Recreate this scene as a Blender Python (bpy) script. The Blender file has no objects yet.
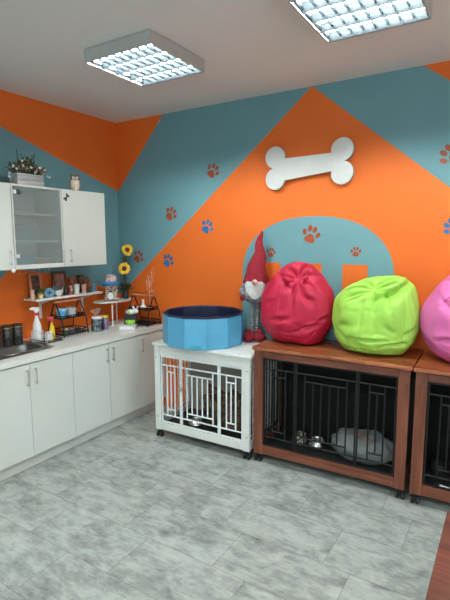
import bpy, bmesh, math, random
from mathutils import Vector, Matrix, noise, Euler
random.seed(7)
C = bpy.context.scene.collection
sc = bpy.context.scene
PI = math.pi
def R(a): return math.radians(a)

# ------------------------------------------------------------------ node helpers
class X:
    """small expression wrapper round node sockets"""
    def __init__(s, nt, v): s.nt = nt; s.v = v
    def _m(s, op, *a, clamp=False):
        n = s.nt.nodes.new('ShaderNodeMath'); n.operation = op; n.use_clamp = clamp
        for i, q in enumerate((s,) + a):
            q = q.v if isinstance(q, X) else q
            if isinstance(q, (int, float)): n.inputs[i].default_value = q
            else: s.nt.links.new(q, n.inputs[i])
        return X(s.nt, n.outputs[0])
    def __add__(s, o): return s._m('ADD', o)
    def __sub__(s, o): return s._m('SUBTRACT', o)
    def __mul__(s, o): return s._m('MULTIPLY', o)
    def __gt__(s, o): return s._m('GREATER_THAN', o)
    def __lt__(s, o): return s._m('LESS_THAN', o)
    def pw(s, o): return s._m('POWER', o)
    def abs(s): return s._m('ABSOLUTE')
    def Or(s, o): return s._m('MAXIMUM', o)
    def And(s, o): return s._m('MULTIPLY', o)

def new_mat(name):
    m = bpy.data.materials.new(name); m.use_nodes = True
    nt = m.node_tree; b = nt.nodes['Principled BSDF']
    return m, nt, b
def coords(nt, kind='Object', scale=(1, 1, 1)):
    tc = nt.nodes.new('ShaderNodeTexCoord'); mp = nt.nodes.new('ShaderNodeMapping')
    mp.inputs['Scale'].default_value = scale
    nt.links.new(tc.outputs[kind], mp.inputs['Vector']); return mp.outputs[0]
def noise_n(nt, vec, scale, detail=3, rough=.5, dist=0):
    n = nt.nodes.new('ShaderNodeTexNoise'); n.inputs['Scale'].default_value = scale
    n.inputs['Detail'].default_value = detail; n.inputs['Roughness'].default_value = rough
    n.inputs['Distortion'].default_value = dist
    nt.links.new(vec, n.inputs['Vector']); return n.outputs['Fac']
def ramp(nt, fac, stops):
    n = nt.nodes.new('ShaderNodeValToRGB'); e = n.color_ramp.elements
    while len(e) < len(stops): e.new(.5)
    for k, (p, c) in enumerate(stops): e[k].position = p; e[k].color = (*c, 1)
    nt.links.new(fac, n.inputs[0]); return n.outputs[0]
def mixc(nt, fac, a, b):
    n = nt.nodes.new('ShaderNodeMix'); n.data_type = 'RGBA'
    for s, v in ((0, fac), (6, a), (7, b)):
        if isinstance(v, X): v = v.v
        if isinstance(v, tuple): n.inputs[s].default_value = (*v, 1)
        elif isinstance(v, (int, float)): n.inputs[s].default_value = v
        else: nt.links.new(v, n.inputs[s])
    return n.outputs[2]
def bump(nt, b, fac, strength=.2, dist=.01):
    n = nt.nodes.new('ShaderNodeBump'); n.inputs['Strength'].default_value = strength
    n.inputs['Distance'].default_value = dist
    nt.links.new(fac, n.inputs['Height']); nt.links.new(n.outputs[0], b.inputs['Normal'])
MC = {}
def mat(name, col, rough=.5, metal=0, var=.06, scale=14, bs=.0, bscale=80, spec=None):
    if name in MC: return MC[name]
    m, nt, b = new_mat(name)
    v = coords(nt)
    f = noise_n(nt, v, scale)
    lo = tuple(c*(1-var) for c in col); hi = tuple(min(1, c*(1+var)) for c in col)
    nt.links.new(ramp(nt, f, [(.3, lo), (.7, hi)]), b.inputs['Base Color'])
    b.inputs['Roughness'].default_value = rough; b.inputs['Metallic'].default_value = metal
    if spec is not None: b.inputs['Specular IOR Level'].default_value = spec
    if bs: bump(nt, b, noise_n(nt, v, bscale, 4), bs, .003)
    MC[name] = m; return m
def patch_mat(name, cols, scale=20, rough=.7, detail=2, bs=0):
    if name in MC: return MC[name]
    m, nt, b = new_mat(name)
    f = noise_n(nt, coords(nt), scale, detail)
    n = len(cols)
    nt.links.new(ramp(nt, f, [(.32+.36*k/max(1, n-1), c) for k, c in enumerate(cols)]), b.inputs['Base Color'])
    b.inputs['Roughness'].default_value = rough
    if bs: bump(nt, b, f, bs, .01)
    MC[name] = m; return m
def wood(name, axis, cols, s=1.0, rough=.35, planks=None):
    if name in MC: return MC[name]
    m, nt, b = new_mat(name)
    st = [26, 26, 26]; st[axis] = 2.2
    v = coords(nt, 'Object', tuple(q*s for q in st))
    f = noise_n(nt, v, 1.0, 6, .6, .6)
    c = ramp(nt, f, [(.28, cols[0]), (.5, cols[1]), (.75, cols[2])])
    if planks:
        pa, wdt, ln = planks         # plank across-axis, width, length
        br = nt.nodes.new('ShaderNodeTexBrick'); br.offset = .37; br.squash = 1
        br.inputs['Scale'].default_value = 1
        br.inputs['Brick Width'].default_value = ln; br.inputs['Row Height'].default_value = wdt
        br.inputs['Mortar Size'].default_value = .0012; br.inputs['Bias'].default_value = 0
        br.inputs['Color1'].default_value = (.62, .62, .62, 1); br.inputs['Color2'].default_value = (1.15, 1.15, 1.15, 1)
        br.inputs['Mortar'].default_value = (.35, .35, .35, 1)
        nt.links.new(coords(nt), br.inputs['Vector'])
        n = nt.nodes.new('ShaderNodeMix'); n.data_type = 'RGBA'; n.blend_type = 'MULTIPLY'
        n.inputs[0].default_value = 1
        nt.links.new(c, n.inputs[6]); nt.links.new(br.outputs['Color'], n.inputs[7]); c = n.outputs[2]
    nt.links.new(c, b.inputs['Base Color']); b.inputs['Roughness'].default_value = rough
    bump(nt, b, f, .08, .003)
    MC[name] = m; return m

# ------------------------------------------------------------------ mesh builder
class MB:
    def __init__(s): s.bm = bmesh.new()
    def _f(s, vs, faces, M=None, mi=0, smooth=False):
        bv = [s.bm.verts.new((M @ Vector(v)) if M else v) for v in vs]
        for f in faces:
            try:
                g = s.bm.faces.new([bv[i] for i in f]); g.material_index = mi; g.smooth = smooth
            except ValueError: pass
        return s
    def box(s, x0, x1, y0, y1, z0, z1, M=None, mi=0):
        v = [(x, y, z) for z in (z0, z1) for y in (y0, y1) for x in (x0, x1)]
        return s._f(v, [(0, 2, 3, 1), (4, 5, 7, 6), (0, 1, 5, 4), (2, 6, 7, 3), (0, 4, 6, 2), (1, 3, 7, 5)], M, mi)
    def tube(s, pts, r, n=8, mi=0, closed=False, r2=None, cap=True):
        pts = [Vector(p) for p in pts]; N = len(pts); vs = []; up = None
        rs = [r + ((r2-r)*i/(N-1) if r2 is not None else 0) for i in range(N)] if not isinstance(r, (list, tuple)) else r
        for i, p in enumerate(pts):
            if closed: t = pts[(i+1) % N]-pts[i-1]
            else: t = pts[min(i+1, N-1)]-pts[max(i-1, 0)]
            t.normalize()
            if up is None: up = Vector((0, 0, 1)) if abs(t.z) < .9 else Vector((1, 0, 0))
            a = t.cross(up)
            if a.length < 1e-4: a = t.cross(Vector((0, 1, 0)))
            a.normalize(); b = a.cross(t); up = b
            for k in range(n):
                an = 2*PI*k/n; vs.append(p+(a*math.cos(an)+b*math.sin(an))*rs[i])
        fs = []
        for i in range(N if closed else N-1):
            j = (i+1) % N
            for k in range(n): l = (k+1) % n; fs.append((i*n+k, i*n+l, j*n+l, j*n+k))
        if not closed and cap: fs += [tuple(range(n-1, -1, -1)), tuple((N-1)*n+k for k in range(n))]
        return s._f(vs, fs, None, mi, n > 4)
    def lathe(s, prof, n=28, c=(0, 0, 0), M=None, mi=0, sx=1, sy=1, wob=None):
        vs = []; fs = []
        for i, (r, z) in enumerate(prof):
            for k in range(n):
                a = 2*PI*k/n; q = r*(wob(a, i) if wob else 1)
                vs.append((c[0]+q*math.cos(a)*sx, c[1]+q*math.sin(a)*sy, c[2]+z))
        for i in range(len(prof)-1):
            for k in range(n): l = (k+1) % n; fs.append((i*n+k, i*n+l, (i+1)*n+l, (i+1)*n+k))
        if prof[0][0] > 1e-5: fs.append(tuple(range(n-1, -1, -1)))
        if prof[-1][0] > 1e-5: fs.append(tuple((len(prof)-1)*n+k for k in range(n)))
        return s._f(vs, fs, M, mi, True)
    def sph(s, c, r, sc3=(1, 1, 1), n=16, M=None, mi=0):
        pr = [(r*math.sin(PI*i/(n//2)), -r*math.cos(PI*i/(n//2))) for i in range(n//2+1)]
        T = Matrix.Translation(c) @ (M or Matrix()) @ Matrix.Diagonal((*sc3, 1))
        return s.lathe(pr, n, M=T, mi=mi)
    def prism(s, poly, d0, d1, M=None, mi=0):      # polygon in XY, extruded z d0..d1
        n = len(poly)
        vs = [(x, y, d0) for x, y in poly]+[(x, y, d1) for x, y in poly]
        fs = [tuple(range(n-1, -1, -1)), tuple(range(n, 2*n))]+[(k, (k+1) % n, n+(k+1) % n, n+k) for k in range(n)]
        return s._f(vs, fs, M, mi)
    def build(s, name, m, parent=None, bev=0, label=None, smooth=None, sub=0, seg=2, sharp=True):
        bmesh.ops.remove_doubles(s.bm, verts=s.bm.verts, dist=1e-6)
        bmesh.ops.recalc_face_normals(s.bm, faces=s.bm.faces)
        if smooth is not None:
            for f in s.bm.faces: f.smooth = smooth
        me = bpy.data.meshes.new(name); s.bm.to_mesh(me); s.bm.free()
        for q in (m if isinstance(m, (list, tuple)) else [m]): me.materials.append(q)
        o = bpy.data.objects.new(name, me); C.objects.link(o)
        if parent: o.parent = parent
        if bev:
            b = o.modifiers.new('bevel', 'BEVEL'); b.width = bev; b.segments = seg; b.limit_method = 'ANGLE'
            b.angle_limit = R(40); b.harden_normals = False
        if sub:
            q = o.modifiers.new('sub', 'SUBSURF'); q.levels = sub; q.render_levels = sub
        elif sharp and any(f.use_smooth for f in me.polygons):
            me.set_sharp_from_angle(angle=R(38))
        if label: o['label'] = label
        return o
def tag(o, label, cat, group=None, kind=None):
    o['label'] = label; o['category'] = cat
    if group: o['group'] = group
    if kind: o['kind'] = kind
    return o
def thing(name, label, cat, loc=(0, 0, 0), rz=0, group=None):
    o = bpy.data.objects.new(name, None); C.objects.link(o); o.empty_display_size = .05
    o.location = loc; o.rotation_euler = (0, 0, rz)
    return tag(o, label, cat, group)
def struct(o, label=None):
    o['kind'] = 'structure'
    if label: o['label'] = label
    return o
def dup(root, loc, rz, label, group=None):
    r = root.copy(); C.objects.link(r); r.location = loc; r.rotation_euler = (0, 0, rz); r['label'] = label
    if group: r['group'] = group
    for ch in list(root.children):
        c = ch.copy(); C.objects.link(c); c.parent = r
        for g in list(ch.children):
            d = g.copy(); C.objects.link(d); d.parent = c
    return r
def frame(p, t, up=(0, 0, 1)):       # matrix with Z along t at p
    t = Vector(t).normalized(); q = t.to_track_quat('Z', 'Y'); return Matrix.Translation(p) @ q.to_matrix().to_4x4()

H = 2.955
# ------------------------------------------------------------------ materials
WHITE = mat('white_laminate', (.60, .635, .60), .38, var=.015, scale=3)
CARC = mat('white_carcass', (.50, .53, .51), .5, var=.02)
TOPM = mat('white_worktop', (.66, .67, .645), .28, var=.05, scale=60)
CHROME = mat('brushed_steel', (.55, .55, .55), .28, 1, .05)
STEEL = mat('sink_steel', (.27, .28, .28), .36, 1, .08, 30)
BLACKM = mat('black_powder_coat', (.006, .0065, .007), .55, spec=.3)
BLKPL = mat('black_plastic', (.015, .015, .016), .5)
WMETAL = mat('white_powder_coat', (.68, .73, .74), .35, var=.02)
WPAINT = mat('white_painted_wood', (.62, .63, .60), .42, var=.03, bs=.05)
BEIGE = mat('greige_board', (.30, .27, .23), .6, var=.12, scale=6)
DARKB = mat('black_board', (.008, .008, .0075), .8, var=.1, spec=.2)
BROWN = [(.065, .018, .009), (.145, .040, .019), (.25, .080, .040)]
WV = wood('red_brown_wood_upright', 2, BROWN); WH = wood('red_brown_wood_rail', 0, BROWN)
WT = wood('red_brown_wood_top', 0, [(.15, .035, .010), (.36, .095, .034), (.58, .20, .085)], 1, .28, (1, .075, .42))
BRUBBER = mat('black_rubber', (.02, .02, .02), .6)
CERW = mat('white_ceramic', (.72, .72, .70), .3, var=.03)
WPLAST = mat('white_plastic', (.75, .76, .75), .35, var=.02)

TEAL = (.142, .295, .330); ORANGE = (.74, .148, .018)
def wall_material(name, axis, masks):
    m, nt, b = new_mat(name)
    tc = nt.nodes.new('ShaderNodeTexCoord'); sp = nt.nodes.new('ShaderNodeSeparateXYZ')
    nt.links.new(tc.outputs['Object'], sp.inputs[0])
    u = X(nt, sp.outputs[axis]); z = X(nt, sp.outputs[2])
    f = masks(u, z)
    n = noise_n(nt, tc.outputs['Object'], 2.5, 4)
    te = ramp(nt, n, [(.3, tuple(c*.96 for c in TEAL)), (.7, tuple(c*1.04 for c in TEAL))])
    og = ramp(nt, n, [(.3, tuple(c*.96 for c in ORANGE)), (.7, tuple(c*1.03 for c in ORANGE))])
    nt.links.new(mixc(nt, f, te, og), b.inputs['Base Color'])
    b.inputs['Roughness'].default_value = .55; b.inputs['Specular IOR Level'].default_value = .35
    bump(nt, b, noise_n(nt, tc.outputs['Object'], 160, 2), .08, .002)
    return m
def back_masks(x, z):
    # big orange gable: apex (2.165, 2.957)
    g = ((x*.832+1.156)-z > 0).And((x*(-.818)+4.728)-z > 0)
    left = (z-(x*1.106+2.25)) > 0
    right = (z-(x*(-.74)+5.165)) > 0
    a = ((x-2.197)*(1/.662)).abs().pw(2.25)+((z-1.44)*(1/.497)).abs().pw(2.25)
    arch = ((a < 1).And(z > 1.44)).Or(((x-2.197).abs() < .662).And(z < 1.4401))
    wins = None
    for c in (1.81, 2.185, 2.56):
        w = ((x-c).abs() < .1).And((z-1.35).abs() < .2)
        wins = w if wins is None else wins.Or(w)
    inv = (arch*(-1)+1).Or(wins)
    return (g.And(inv)).Or(left).Or(right)
def left_masks(y, z):
    top = (z-(y*(-.314)+2.257)) > 0
    low = ((y*1.08+2.907)-z > 0).And(((y*(-.42)-y*y*.12+1.157)-z) > 0)
    return top.Or(low)
M_BACK = wall_material('painted_back_wall', 0, back_masks)
M_LEFT = wall_material('painted_left_wall', 1, left_masks)
PLAINW = mat('warm_white_wall_paint', (.62, .61, .58), .7, var=.02, scale=4)

def ceil_mat():
    m, nt, b = new_mat('ceiling_plaster')
    v = coords(nt)
    f = noise_n(nt, v, 120, 4, .7)
    nt.links.new(ramp(nt, f, [(.3, (.70, .665, .65)), (.7, (.76, .725, .71))]), b.inputs['Base Color'])
    b.inputs['Roughness'].default_value = .8
    bump(nt, b, f, .15, .002); return m
def floor_mat():
    m, nt, b = new_mat('grey_concrete_look_vinyl')
    tc = nt.nodes.new('ShaderNodeTexCoord'); at = nt.nodes.new('ShaderNodeAttribute'); at.attribute_name = 'tile'
    def n4(scale, detail, rough, st, dist=0):
        mp = nt.nodes.new('ShaderNodeMapping'); mp.inputs['Scale'].default_value = st
        nt.links.new(tc.outputs['Object'], mp.inputs[0])
        n = nt.nodes.new('ShaderNodeTexNoise'); n.noise_dimensions = '4D'
        n.inputs['Scale'].default_value = scale; n.inputs['Detail'].default_value = detail
        n.inputs['Roughness'].default_value = rough; n.inputs['Distortion'].default_value = dist
        nt.links.new(mp.outputs[0], n.inputs['Vector']); nt.links.new(at.outputs['Fac'], n.inputs['W'])
        return X(nt, n.outputs['Fac'])
    a = n4(5.2, 6, .70, (1, 1.7, 1), .5); c = n4(26, 4, .7, (.55, 1.6, 1))
    f = (a*.66+c*.34-.5)*1.0+.493
    nt.links.new(ramp(nt, f.v, [(.33, (.125, .130, .120)), (.44, (.235, .25, .235)), (.52, (.33, .352, .33)), (.66, (.44, .465, .44))]), b.inputs['Base Color'])
    b.inputs['Roughness'].default_value = .42
    bump(nt, b, c.v, .06, .002); return m

# ------------------------------------------------------------------ room
XR, YR = 6.2, -7.0
m = MB().box(-.12, XR+.12, 0, .12, -.02, H+.02); struct(m.build('wall_back', M_BACK), 'back wall painted teal and orange with a pale arch')
m = MB().box(-.12, 0, YR, 0, -.02, H+.02); struct(m.build('wall_left', M_LEFT), 'left wall painted teal with orange areas')
m = MB().box(XR, XR+.12, YR, -5.2, -.02, H+.02).box(XR, XR+.12, -1.6, 0, -.02, H+.02).box(XR, XR+.12, -5.2, -1.6, -.02, .9).box(XR, XR+.12, -5.2, -1.6, 2.4, H+.02)  # opening added so fill light can reach the left wall
struct(m.build('wall_right', PLAINW))
m = MB().box(XR+.03, XR+.08, -5.2, -1.6, .9, .95).box(XR+.03, XR+.08, -5.2, -1.6, 2.35, 2.4)
for y in (-5.2, -4.017, -2.833, -1.65): m.box(XR+.03, XR+.08, y, y+.05, .9501, 2.3499)
struct(m.build('added_side_window', WPLAST))  # unseen window, added to go with the side fill light
# rear wall; its window opening is added to let fill light in
m = MB().box(-.12, 1.2, YR-.12, YR, -.02, H+.02).box(5.0, XR+.12, YR-.12, YR, -.02, H+.02).box(1.2, 5.0, YR-.12, YR, -.02, .9).box(1.2, 5.0, YR-.12, YR, 2.5, H+.02)
struct(m.build('wall_rear', PLAINW))
m = MB().box(1.2, 5.0, YR-.08, YR-.03, .9, .95).box(1.2, 5.0, YR-.08, YR-.03, 2.45, 2.5)
for x in (1.2, 2.45, 3.7, 4.95): m.box(x, x+.05, YR-.08, YR-.03, .9501, 2.4499)
struct(m.build('added_rear_window', WPLAST))  # unseen window, added to go with the rear fill light
m = MB().box(-.12, XR+.12, YR-.12, .12, H, H+.1); struct(m.build('ceiling', ceil_mat()), 'off-white ceiling')
# floor: vinyl tiles, rows run along X, offsets per row
m = MB(); m.box(-.1, XR+.1, YR-.1, .1, -.05, -.0015, mi=1)
me_tiles = []
offs = {0: 3.0, 1: 2.54, 2: 2.85, 3: 3.0, 4: 1.904, 5: 1.60}
g = .0010; TW, TL = .3375, .65
for r in range(-2, 21):
    y1 = -.385-TW*r if r >= 0 else -.385+TW
    y1 = -.385-TW*r; y0 = y1-TW
    o = offs.get(r, (r*.41+.13) % TL)
    x = (o % TL)-TL
    y1 = -.385-TW*(r-1) if False else y1
    while x < XR:
        a, b = max(x, -.05), min(x+TL, XR+.05); c, d = max(y0, YR-.05), min(y1, .05)
        if b-a > .01 and d-c > .01:
            m._f([(a+g, c+g, 0), (b-g, c+g, 0), (b-g, d-g, 0), (a+g, d-g, 0)], [(0, 1, 2, 3)])
        x += TL
# strip between last row and the wall
fl = m.build('floor', [floor_mat(), mat('dark_seam', (.10, .105, .10), .8)], sharp=False)
fl.data.attributes.new('tile', 'FLOAT', 'FACE')
for i, q in enumerate(fl.data.polygons): fl.data.attributes['tile'].data[i].value = (i*7.31) % 61
struct(fl, 'grey concrete-look vinyl tile floor')

# ------------------------------------------------------------------ ceiling lights
EM, nt, b = new_mat('fluorescent_tube')
b.inputs['Emission Color'].default_value = (.91, 1, .97, 1); b.inputs['Emission Strength'].default_value = 95
v = coords(nt); nt.links.new(ramp(nt, noise_n(nt, v, 3), [(.3, (.95, .95, .95)), (.7, (1, 1, 1))]), b.inputs['Base Color'])
LBODY = mat('light_grey_painted_steel', (.42, .42, .40), .45, var=.03)
LOUV = mat('anodised_louver', (.016, .021, .025), .5, 0, .02, spec=.08)
LOUV2 = mat('cross_blades', (.022, .029, .034), .5, 0, .02, spec=.08)
def make_light():
    t = thing('ceiling_light', '', 'ceiling light', (0, 0, H), 0, 'louvred ceiling lights')
    w = .278
    m = MB()
    m.box(-w, w, -w, w, -.012, -.001)
    for s in (-1, 1):
        m.box(min(s*w, s*(w-.010)), max(s*w, s*(w-.010)), -w, w, -.082, -.0121)
        m.box(-w+.0101, w-.0101, min(s*w, s*(w-.010)), max(s*w, s*(w-.010)), -.082, -.0121)
    m.build('housing', LBODY, t, .002)
    i = w-.012
    MB().box(-i, i, -i, i, -.0135, -.0125).build('reflector', LOUV, t)
    m = MB()
    for k in range(5):                                  # long reflector ridges beside the tubes
        y = -i+.004+k*(2*i-.008)/4
        m.prism([(-.010, -.022), (.010, -.022), (.0025, -.080), (-.0025, -.080)], -i, i, Matrix.Translation((0, y, 0)) @ Matrix(((0, 0, 1, 0), (1, 0, 0, 0), (0, 1, 0, 0), (0, 0, 0, 1))))
    for k in range(9):
        x = -i+.004+k*(2*i-.008)/8
        m.prism([(-.0060, -.0565), (.0060, -.0565), (.0012, -.068), (-.0012, -.068)], -i, i, Matrix.Translation((x, 0, 0)) @ Matrix(((1, 0, 0, 0), (0, 0, -1, 0), (0, 1, 0, 0), (0, 0, 0, 1))), mi=1)
    m.build('louver', [LOUV, LOUV2], t)
    for k in range(4):
        y = -i+.004+(k+.5)*(2*i-.008)/4
        MB().tube([(-i+.002, y, -.046), (i-.002, y, -.046)], .0095, 10).build('fluorescent_tube', EM, t)
    return t
L0 = make_light()
L0['label'] = 'square louvred ceiling light seen whole, nearer the left wall'
L0.location = (1.475, -1.18, H)
spots = [((2.895, -1.18), 'square louvred ceiling light cut off by the top of the photo, over the wooden crates'),
         ((4.315, -1.18), 'square louvred ceiling light farthest right, outside the frame')]
for y in (-3.75, -6.0):
    for k, x in enumerate((1.475, 2.895, 4.315)):
        spots.append(((x, y), 'square louvred ceiling light behind the viewer, %s of the %s row' % (('left', 'middle', 'right')[k], 'second' if y > -5 else 'last')))
for (x, y), lb in spots: dup(L0, (x, y, H), 0, lb)

# ------------------------------------------------------------------ wall bone and paw prints
def ell(cx, cy, rx, ry, rot=0, n=20, f=None):
    out = []
    for k in range(n):
        a = 2*PI*k/n; q = f(a) if f else 1; x, y = rx*math.cos(a)*q, ry*math.sin(a)*q
        out.append((cx+x*math.cos(rot)-y*math.sin(rot), cy+x*math.sin(rot)+y*math.cos(rot)))
    return out
def bone_poly(L, r, hw, cl=None, n=26):
    """outline: two round lobes at each end joined by a straight shaft"""
    cx, cy = L/2, r*.98
    a0 = math.asin(max(-1, min(1, (hw-cy)/r)))
    pts = []
    def arc(c, s, e):
        for k in range(n+1):
            a = s+(e-s)*k/n; pts.append((c[0]+r*math.cos(a), c[1]+r*math.sin(a)))
    arc((cx, -cy), PI-(-a0) , 2*PI+PI/2*.96) if False else None
    # right lower lobe from shaft to waist
    arc((cx, -cy), PI-(-a0)*1.0-0 if False else PI+a0*-1, 2*PI+PI/2-.2)
    arc((cx, cy), -PI/2+.2, PI+a0)
    arc((-cx, cy), -a0, PI+PI/2-.2)
    arc((-cx, -cy), PI/2+.2, 2*PI+a0)
    return pts
BW = Matrix(((1, 0, 0, 0), (0, 0, 1, 0), (0, 1, 0, 0), (0, 0, 0, 1)))   # XY poly -> XZ plane, extruded along Y
def lobes_bone(m, L, r, hw, d0, d1, M):
    cx, cy = L/2, r*.985
    m.prism([(-cx, -hw), (cx, -hw), (cx, hw), (-cx, hw)], d0, d1, M)
    for sx in (-1, 1):
        for sy in (-1, 1): m.prism(ell(sx*cx, sy*cy, r, r, 0, 36), d0, d1-.0002*(1+sx), M)
BONEF = mat('matt_white_board', (.58, .58, .56), .5, var=.02)
BSIDE = mat('grey_board_edge', (.36, .34, .31), .6)
bn = thing('bone_wall_sign', 'large white dog bone sign mounted on the orange gable of the back wall', 'wall sign', (2.157, 0, 2.345), 0)
# single outline as union: build with boolean-free convex pieces fused by outline
def outline_bone(L, r, hw, n=18):
    cx, cy = L/2, r*.985
    th = math.asin((cy-hw)/r)            # where the shaft edge meets a lobe (below its centre)
    pts = []
    def arc(c, a0, a1):
        for k in range(n+1):
            a = a0+(a1-a0)*k/n; q = (c[0]+r*math.cos(a), c[1]+r*math.sin(a))
            if not pts or (Vector(q)-Vector(pts[-1])).length > r*.02: pts.append(q)
    e = .24
    arc((cx, cy), PI+th, -PI/2+e)                         # upper right, clockwise
    arc((cx, -cy), PI/2-e, -PI-th)                       # lower right, clockwise
    arc((-cx, -cy), -th, -3*PI/2+e)                      # lower left, clockwise
    arc((-cx, cy), 3*PI/2-e, th*-1 if False else -th)      # upper left
    return pts
ob = outline_bone(.572, .089, .070)
rot = Matrix.Rotation(R(-1.0), 4, 'Y')
MB().prism(ob, -.045, -.041, rot @ BW).build('face', BONEF, bn)
MB().prism(ob, -.0409, -.012, rot @ BW).build('core', BSIDE, bn)
for q in (-.15, .15): MB().box(q-.05, q+.05, -.0119, -.0004, -.03, .03).build('wall_mount', BSIDE, bn)

PORA = mat('rust_orange_paint', (.31, .055, .012), .5); PBLU = mat('bright_blue_paint', (.008, .13, .34), .5)
PRIM = mat('thin_pale_outline_paint', (.50, .42, .36), .5)
def paw_shapes(s):
    def pf(a): return 1-.16*math.cos(3*(a-PI/2))*-1 if False else 1+.13*math.cos(3*(a-PI/2))
    return [ell(0, -.17*s, .27*s, .22*s, 0, 30, pf), ell(-.36*s, .10*s, .105*s, .16*s, R(22)), ell(-.13*s, .32*s, .11*s, .17*s, R(6)),
            ell(.14*s, .32*s, .11*s, .17*s, R(-8)), ell(.37*s, .10*s, .105*s, .16*s, R(-24))]
def paw(x, z, s, rt, mt, label, grp, rim=False):
    m = MB(); M = Matrix.Rotation(-rt, 4, 'Y') @ BW
    for i, p in enumerate(paw_shapes(s)): m.prism(p, -.0020, -.0001, M)
    o = m.build('paw_print_decal', mt); o.location = (x, -.0001, z)
    tag(o, label, 'wall decal', grp)
    return o
GO, GB = 'rust orange paw prints on the back wall', 'blue paw prints on the back wall'
paw(1.212, 2.37, .150, R(-38), PORA, 'rust orange paw print on teal band, highest of those left of the bone sign', GO)
paw(.712, 1.995, .150, R(-38), PORA, 'rust orange paw print on teal, midway down the band left of the blue prints', GO)
paw(1.145, 1.862, .150, R(-34), PBLU, 'blue paw print on orange, the higher one left of the gnome hat', GB)
paw(.668, 1.532, .150, R(-34), PBLU, 'blue paw print on orange, low beside the sunflowers', GB)
paw(.268, 1.565, .150, R(-38), PORA, 'rust orange paw print close behind the sunflowers', GO)
paw(2.183, 1.782, .165, R(-16), PORA, 'rust orange paw print at the top middle of the teal arch', GO)
paw(2.562, 1.648, .088, R(0), PORA, 'small rust orange paw print in the right half of the teal arch', GO)
paw(1.822, 1.632, .090, R(-8), PORA, 'small rust orange paw print just right of the gnome hat', GO)
paw(3.205, 2.325, .165, R(48), PORA, 'rust orange paw print at the right edge of the photo on teal', GO)
paw(3.245, 1.83, .140, R(48), PBLU, 'blue paw print on orange cut by the right edge', GB)

# ------------------------------------------------------------------ base cabinets and worktop
def bar_handle(m, x, y, z0, z1, out=.028):
    m.tube([(x+out, y, z0), (x+out, y, z1)], .0045, 8)
    for z in (z0+.012, z1-.012): m.tube([(x, y, z), (x+out, y, z)], .0035, 8)
def door(parent, y0, y1, z0, z1, x, hy, hz, name='door'):
    d = MB().box(x, x+.018, y0, y1, z0, z1).build(name, WHITE, parent, .0015)
    m = MB(); bar_handle(m, x+.018, hy, hz[0], hz[1]); m.build('handle', CHROME, d)
    return d
def base_cab(y0, y1, doors, label, hollow=False):
    t = thing('base_cabinet', label, 'kitchen cabinet', (0, y0, 0), 0, 'white base cabinets')
    w = y1-y0
    m = MB()
    if hollow:
        m.box(.02, .590, .001, .018, .105, .838).box(.02, .590, w-.018, w-.001, .105, .838).box(.02, .590, .0181, w-.0181, .105, .123).box(.02, .035, .0181, w-.0181, .124, .838)
    else: m.box(.02, .590, .001, w-.001, .105, .838)
    m.build('body', CARC, t)
    MB().box(.54, .556, .001, w-.001, .0, .1045).build('plinth', WPAINT, t)
    for (a, b2, hy) in doors: door(t, a-y0+.0015, b2-y0-.0015, .108, .830, .5925, hy-y0, (.665, .795))
base_cab(-2.76, -1.971, [(-2.76, -2.366, -2.40), (-2.366, -1.971, -2.33)], 'white two-door base cabinet left of the sink, outside the frame')
base_cab(-1.971, -1.18, [(-1.971, -1.577, -1.606), (-1.577, -1.18, -1.533)], 'white two-door base cabinet under the steel sink', True)
base_cab(-1.18, -.392, [(-1.18, -.777, -.812), (-.777, -.392, -.742)], 'white two-door base cabinet in the middle of the counter')
base_cab(-.392, -.003, [(-.392, -.003, -.360)], 'narrow single-door white base cabinet next to the white crate')
m = MB(); W0, W1, Z0, Z1 = .003, .620, .8405, .880
hx0, hx1, hy0, hy1 = .125, .455, -1.66, -1.275
m.box(W0, W1, -2.76, hy0, Z0, Z1).box(W0, W1, hy1, -.003, Z0, Z1).box(W0, hx0, hy0, hy1, Z0, Z1).box(hx1, W1, hy0, hy1, Z0, Z1)
bmesh.ops.remove_doubles(m.bm, verts=m.bm.verts, dist=1e-5)
wt = m.build('worktop', TOPM); tag(wt, 'long off-white worktop over the white base cabinets', 'worktop')

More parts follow.
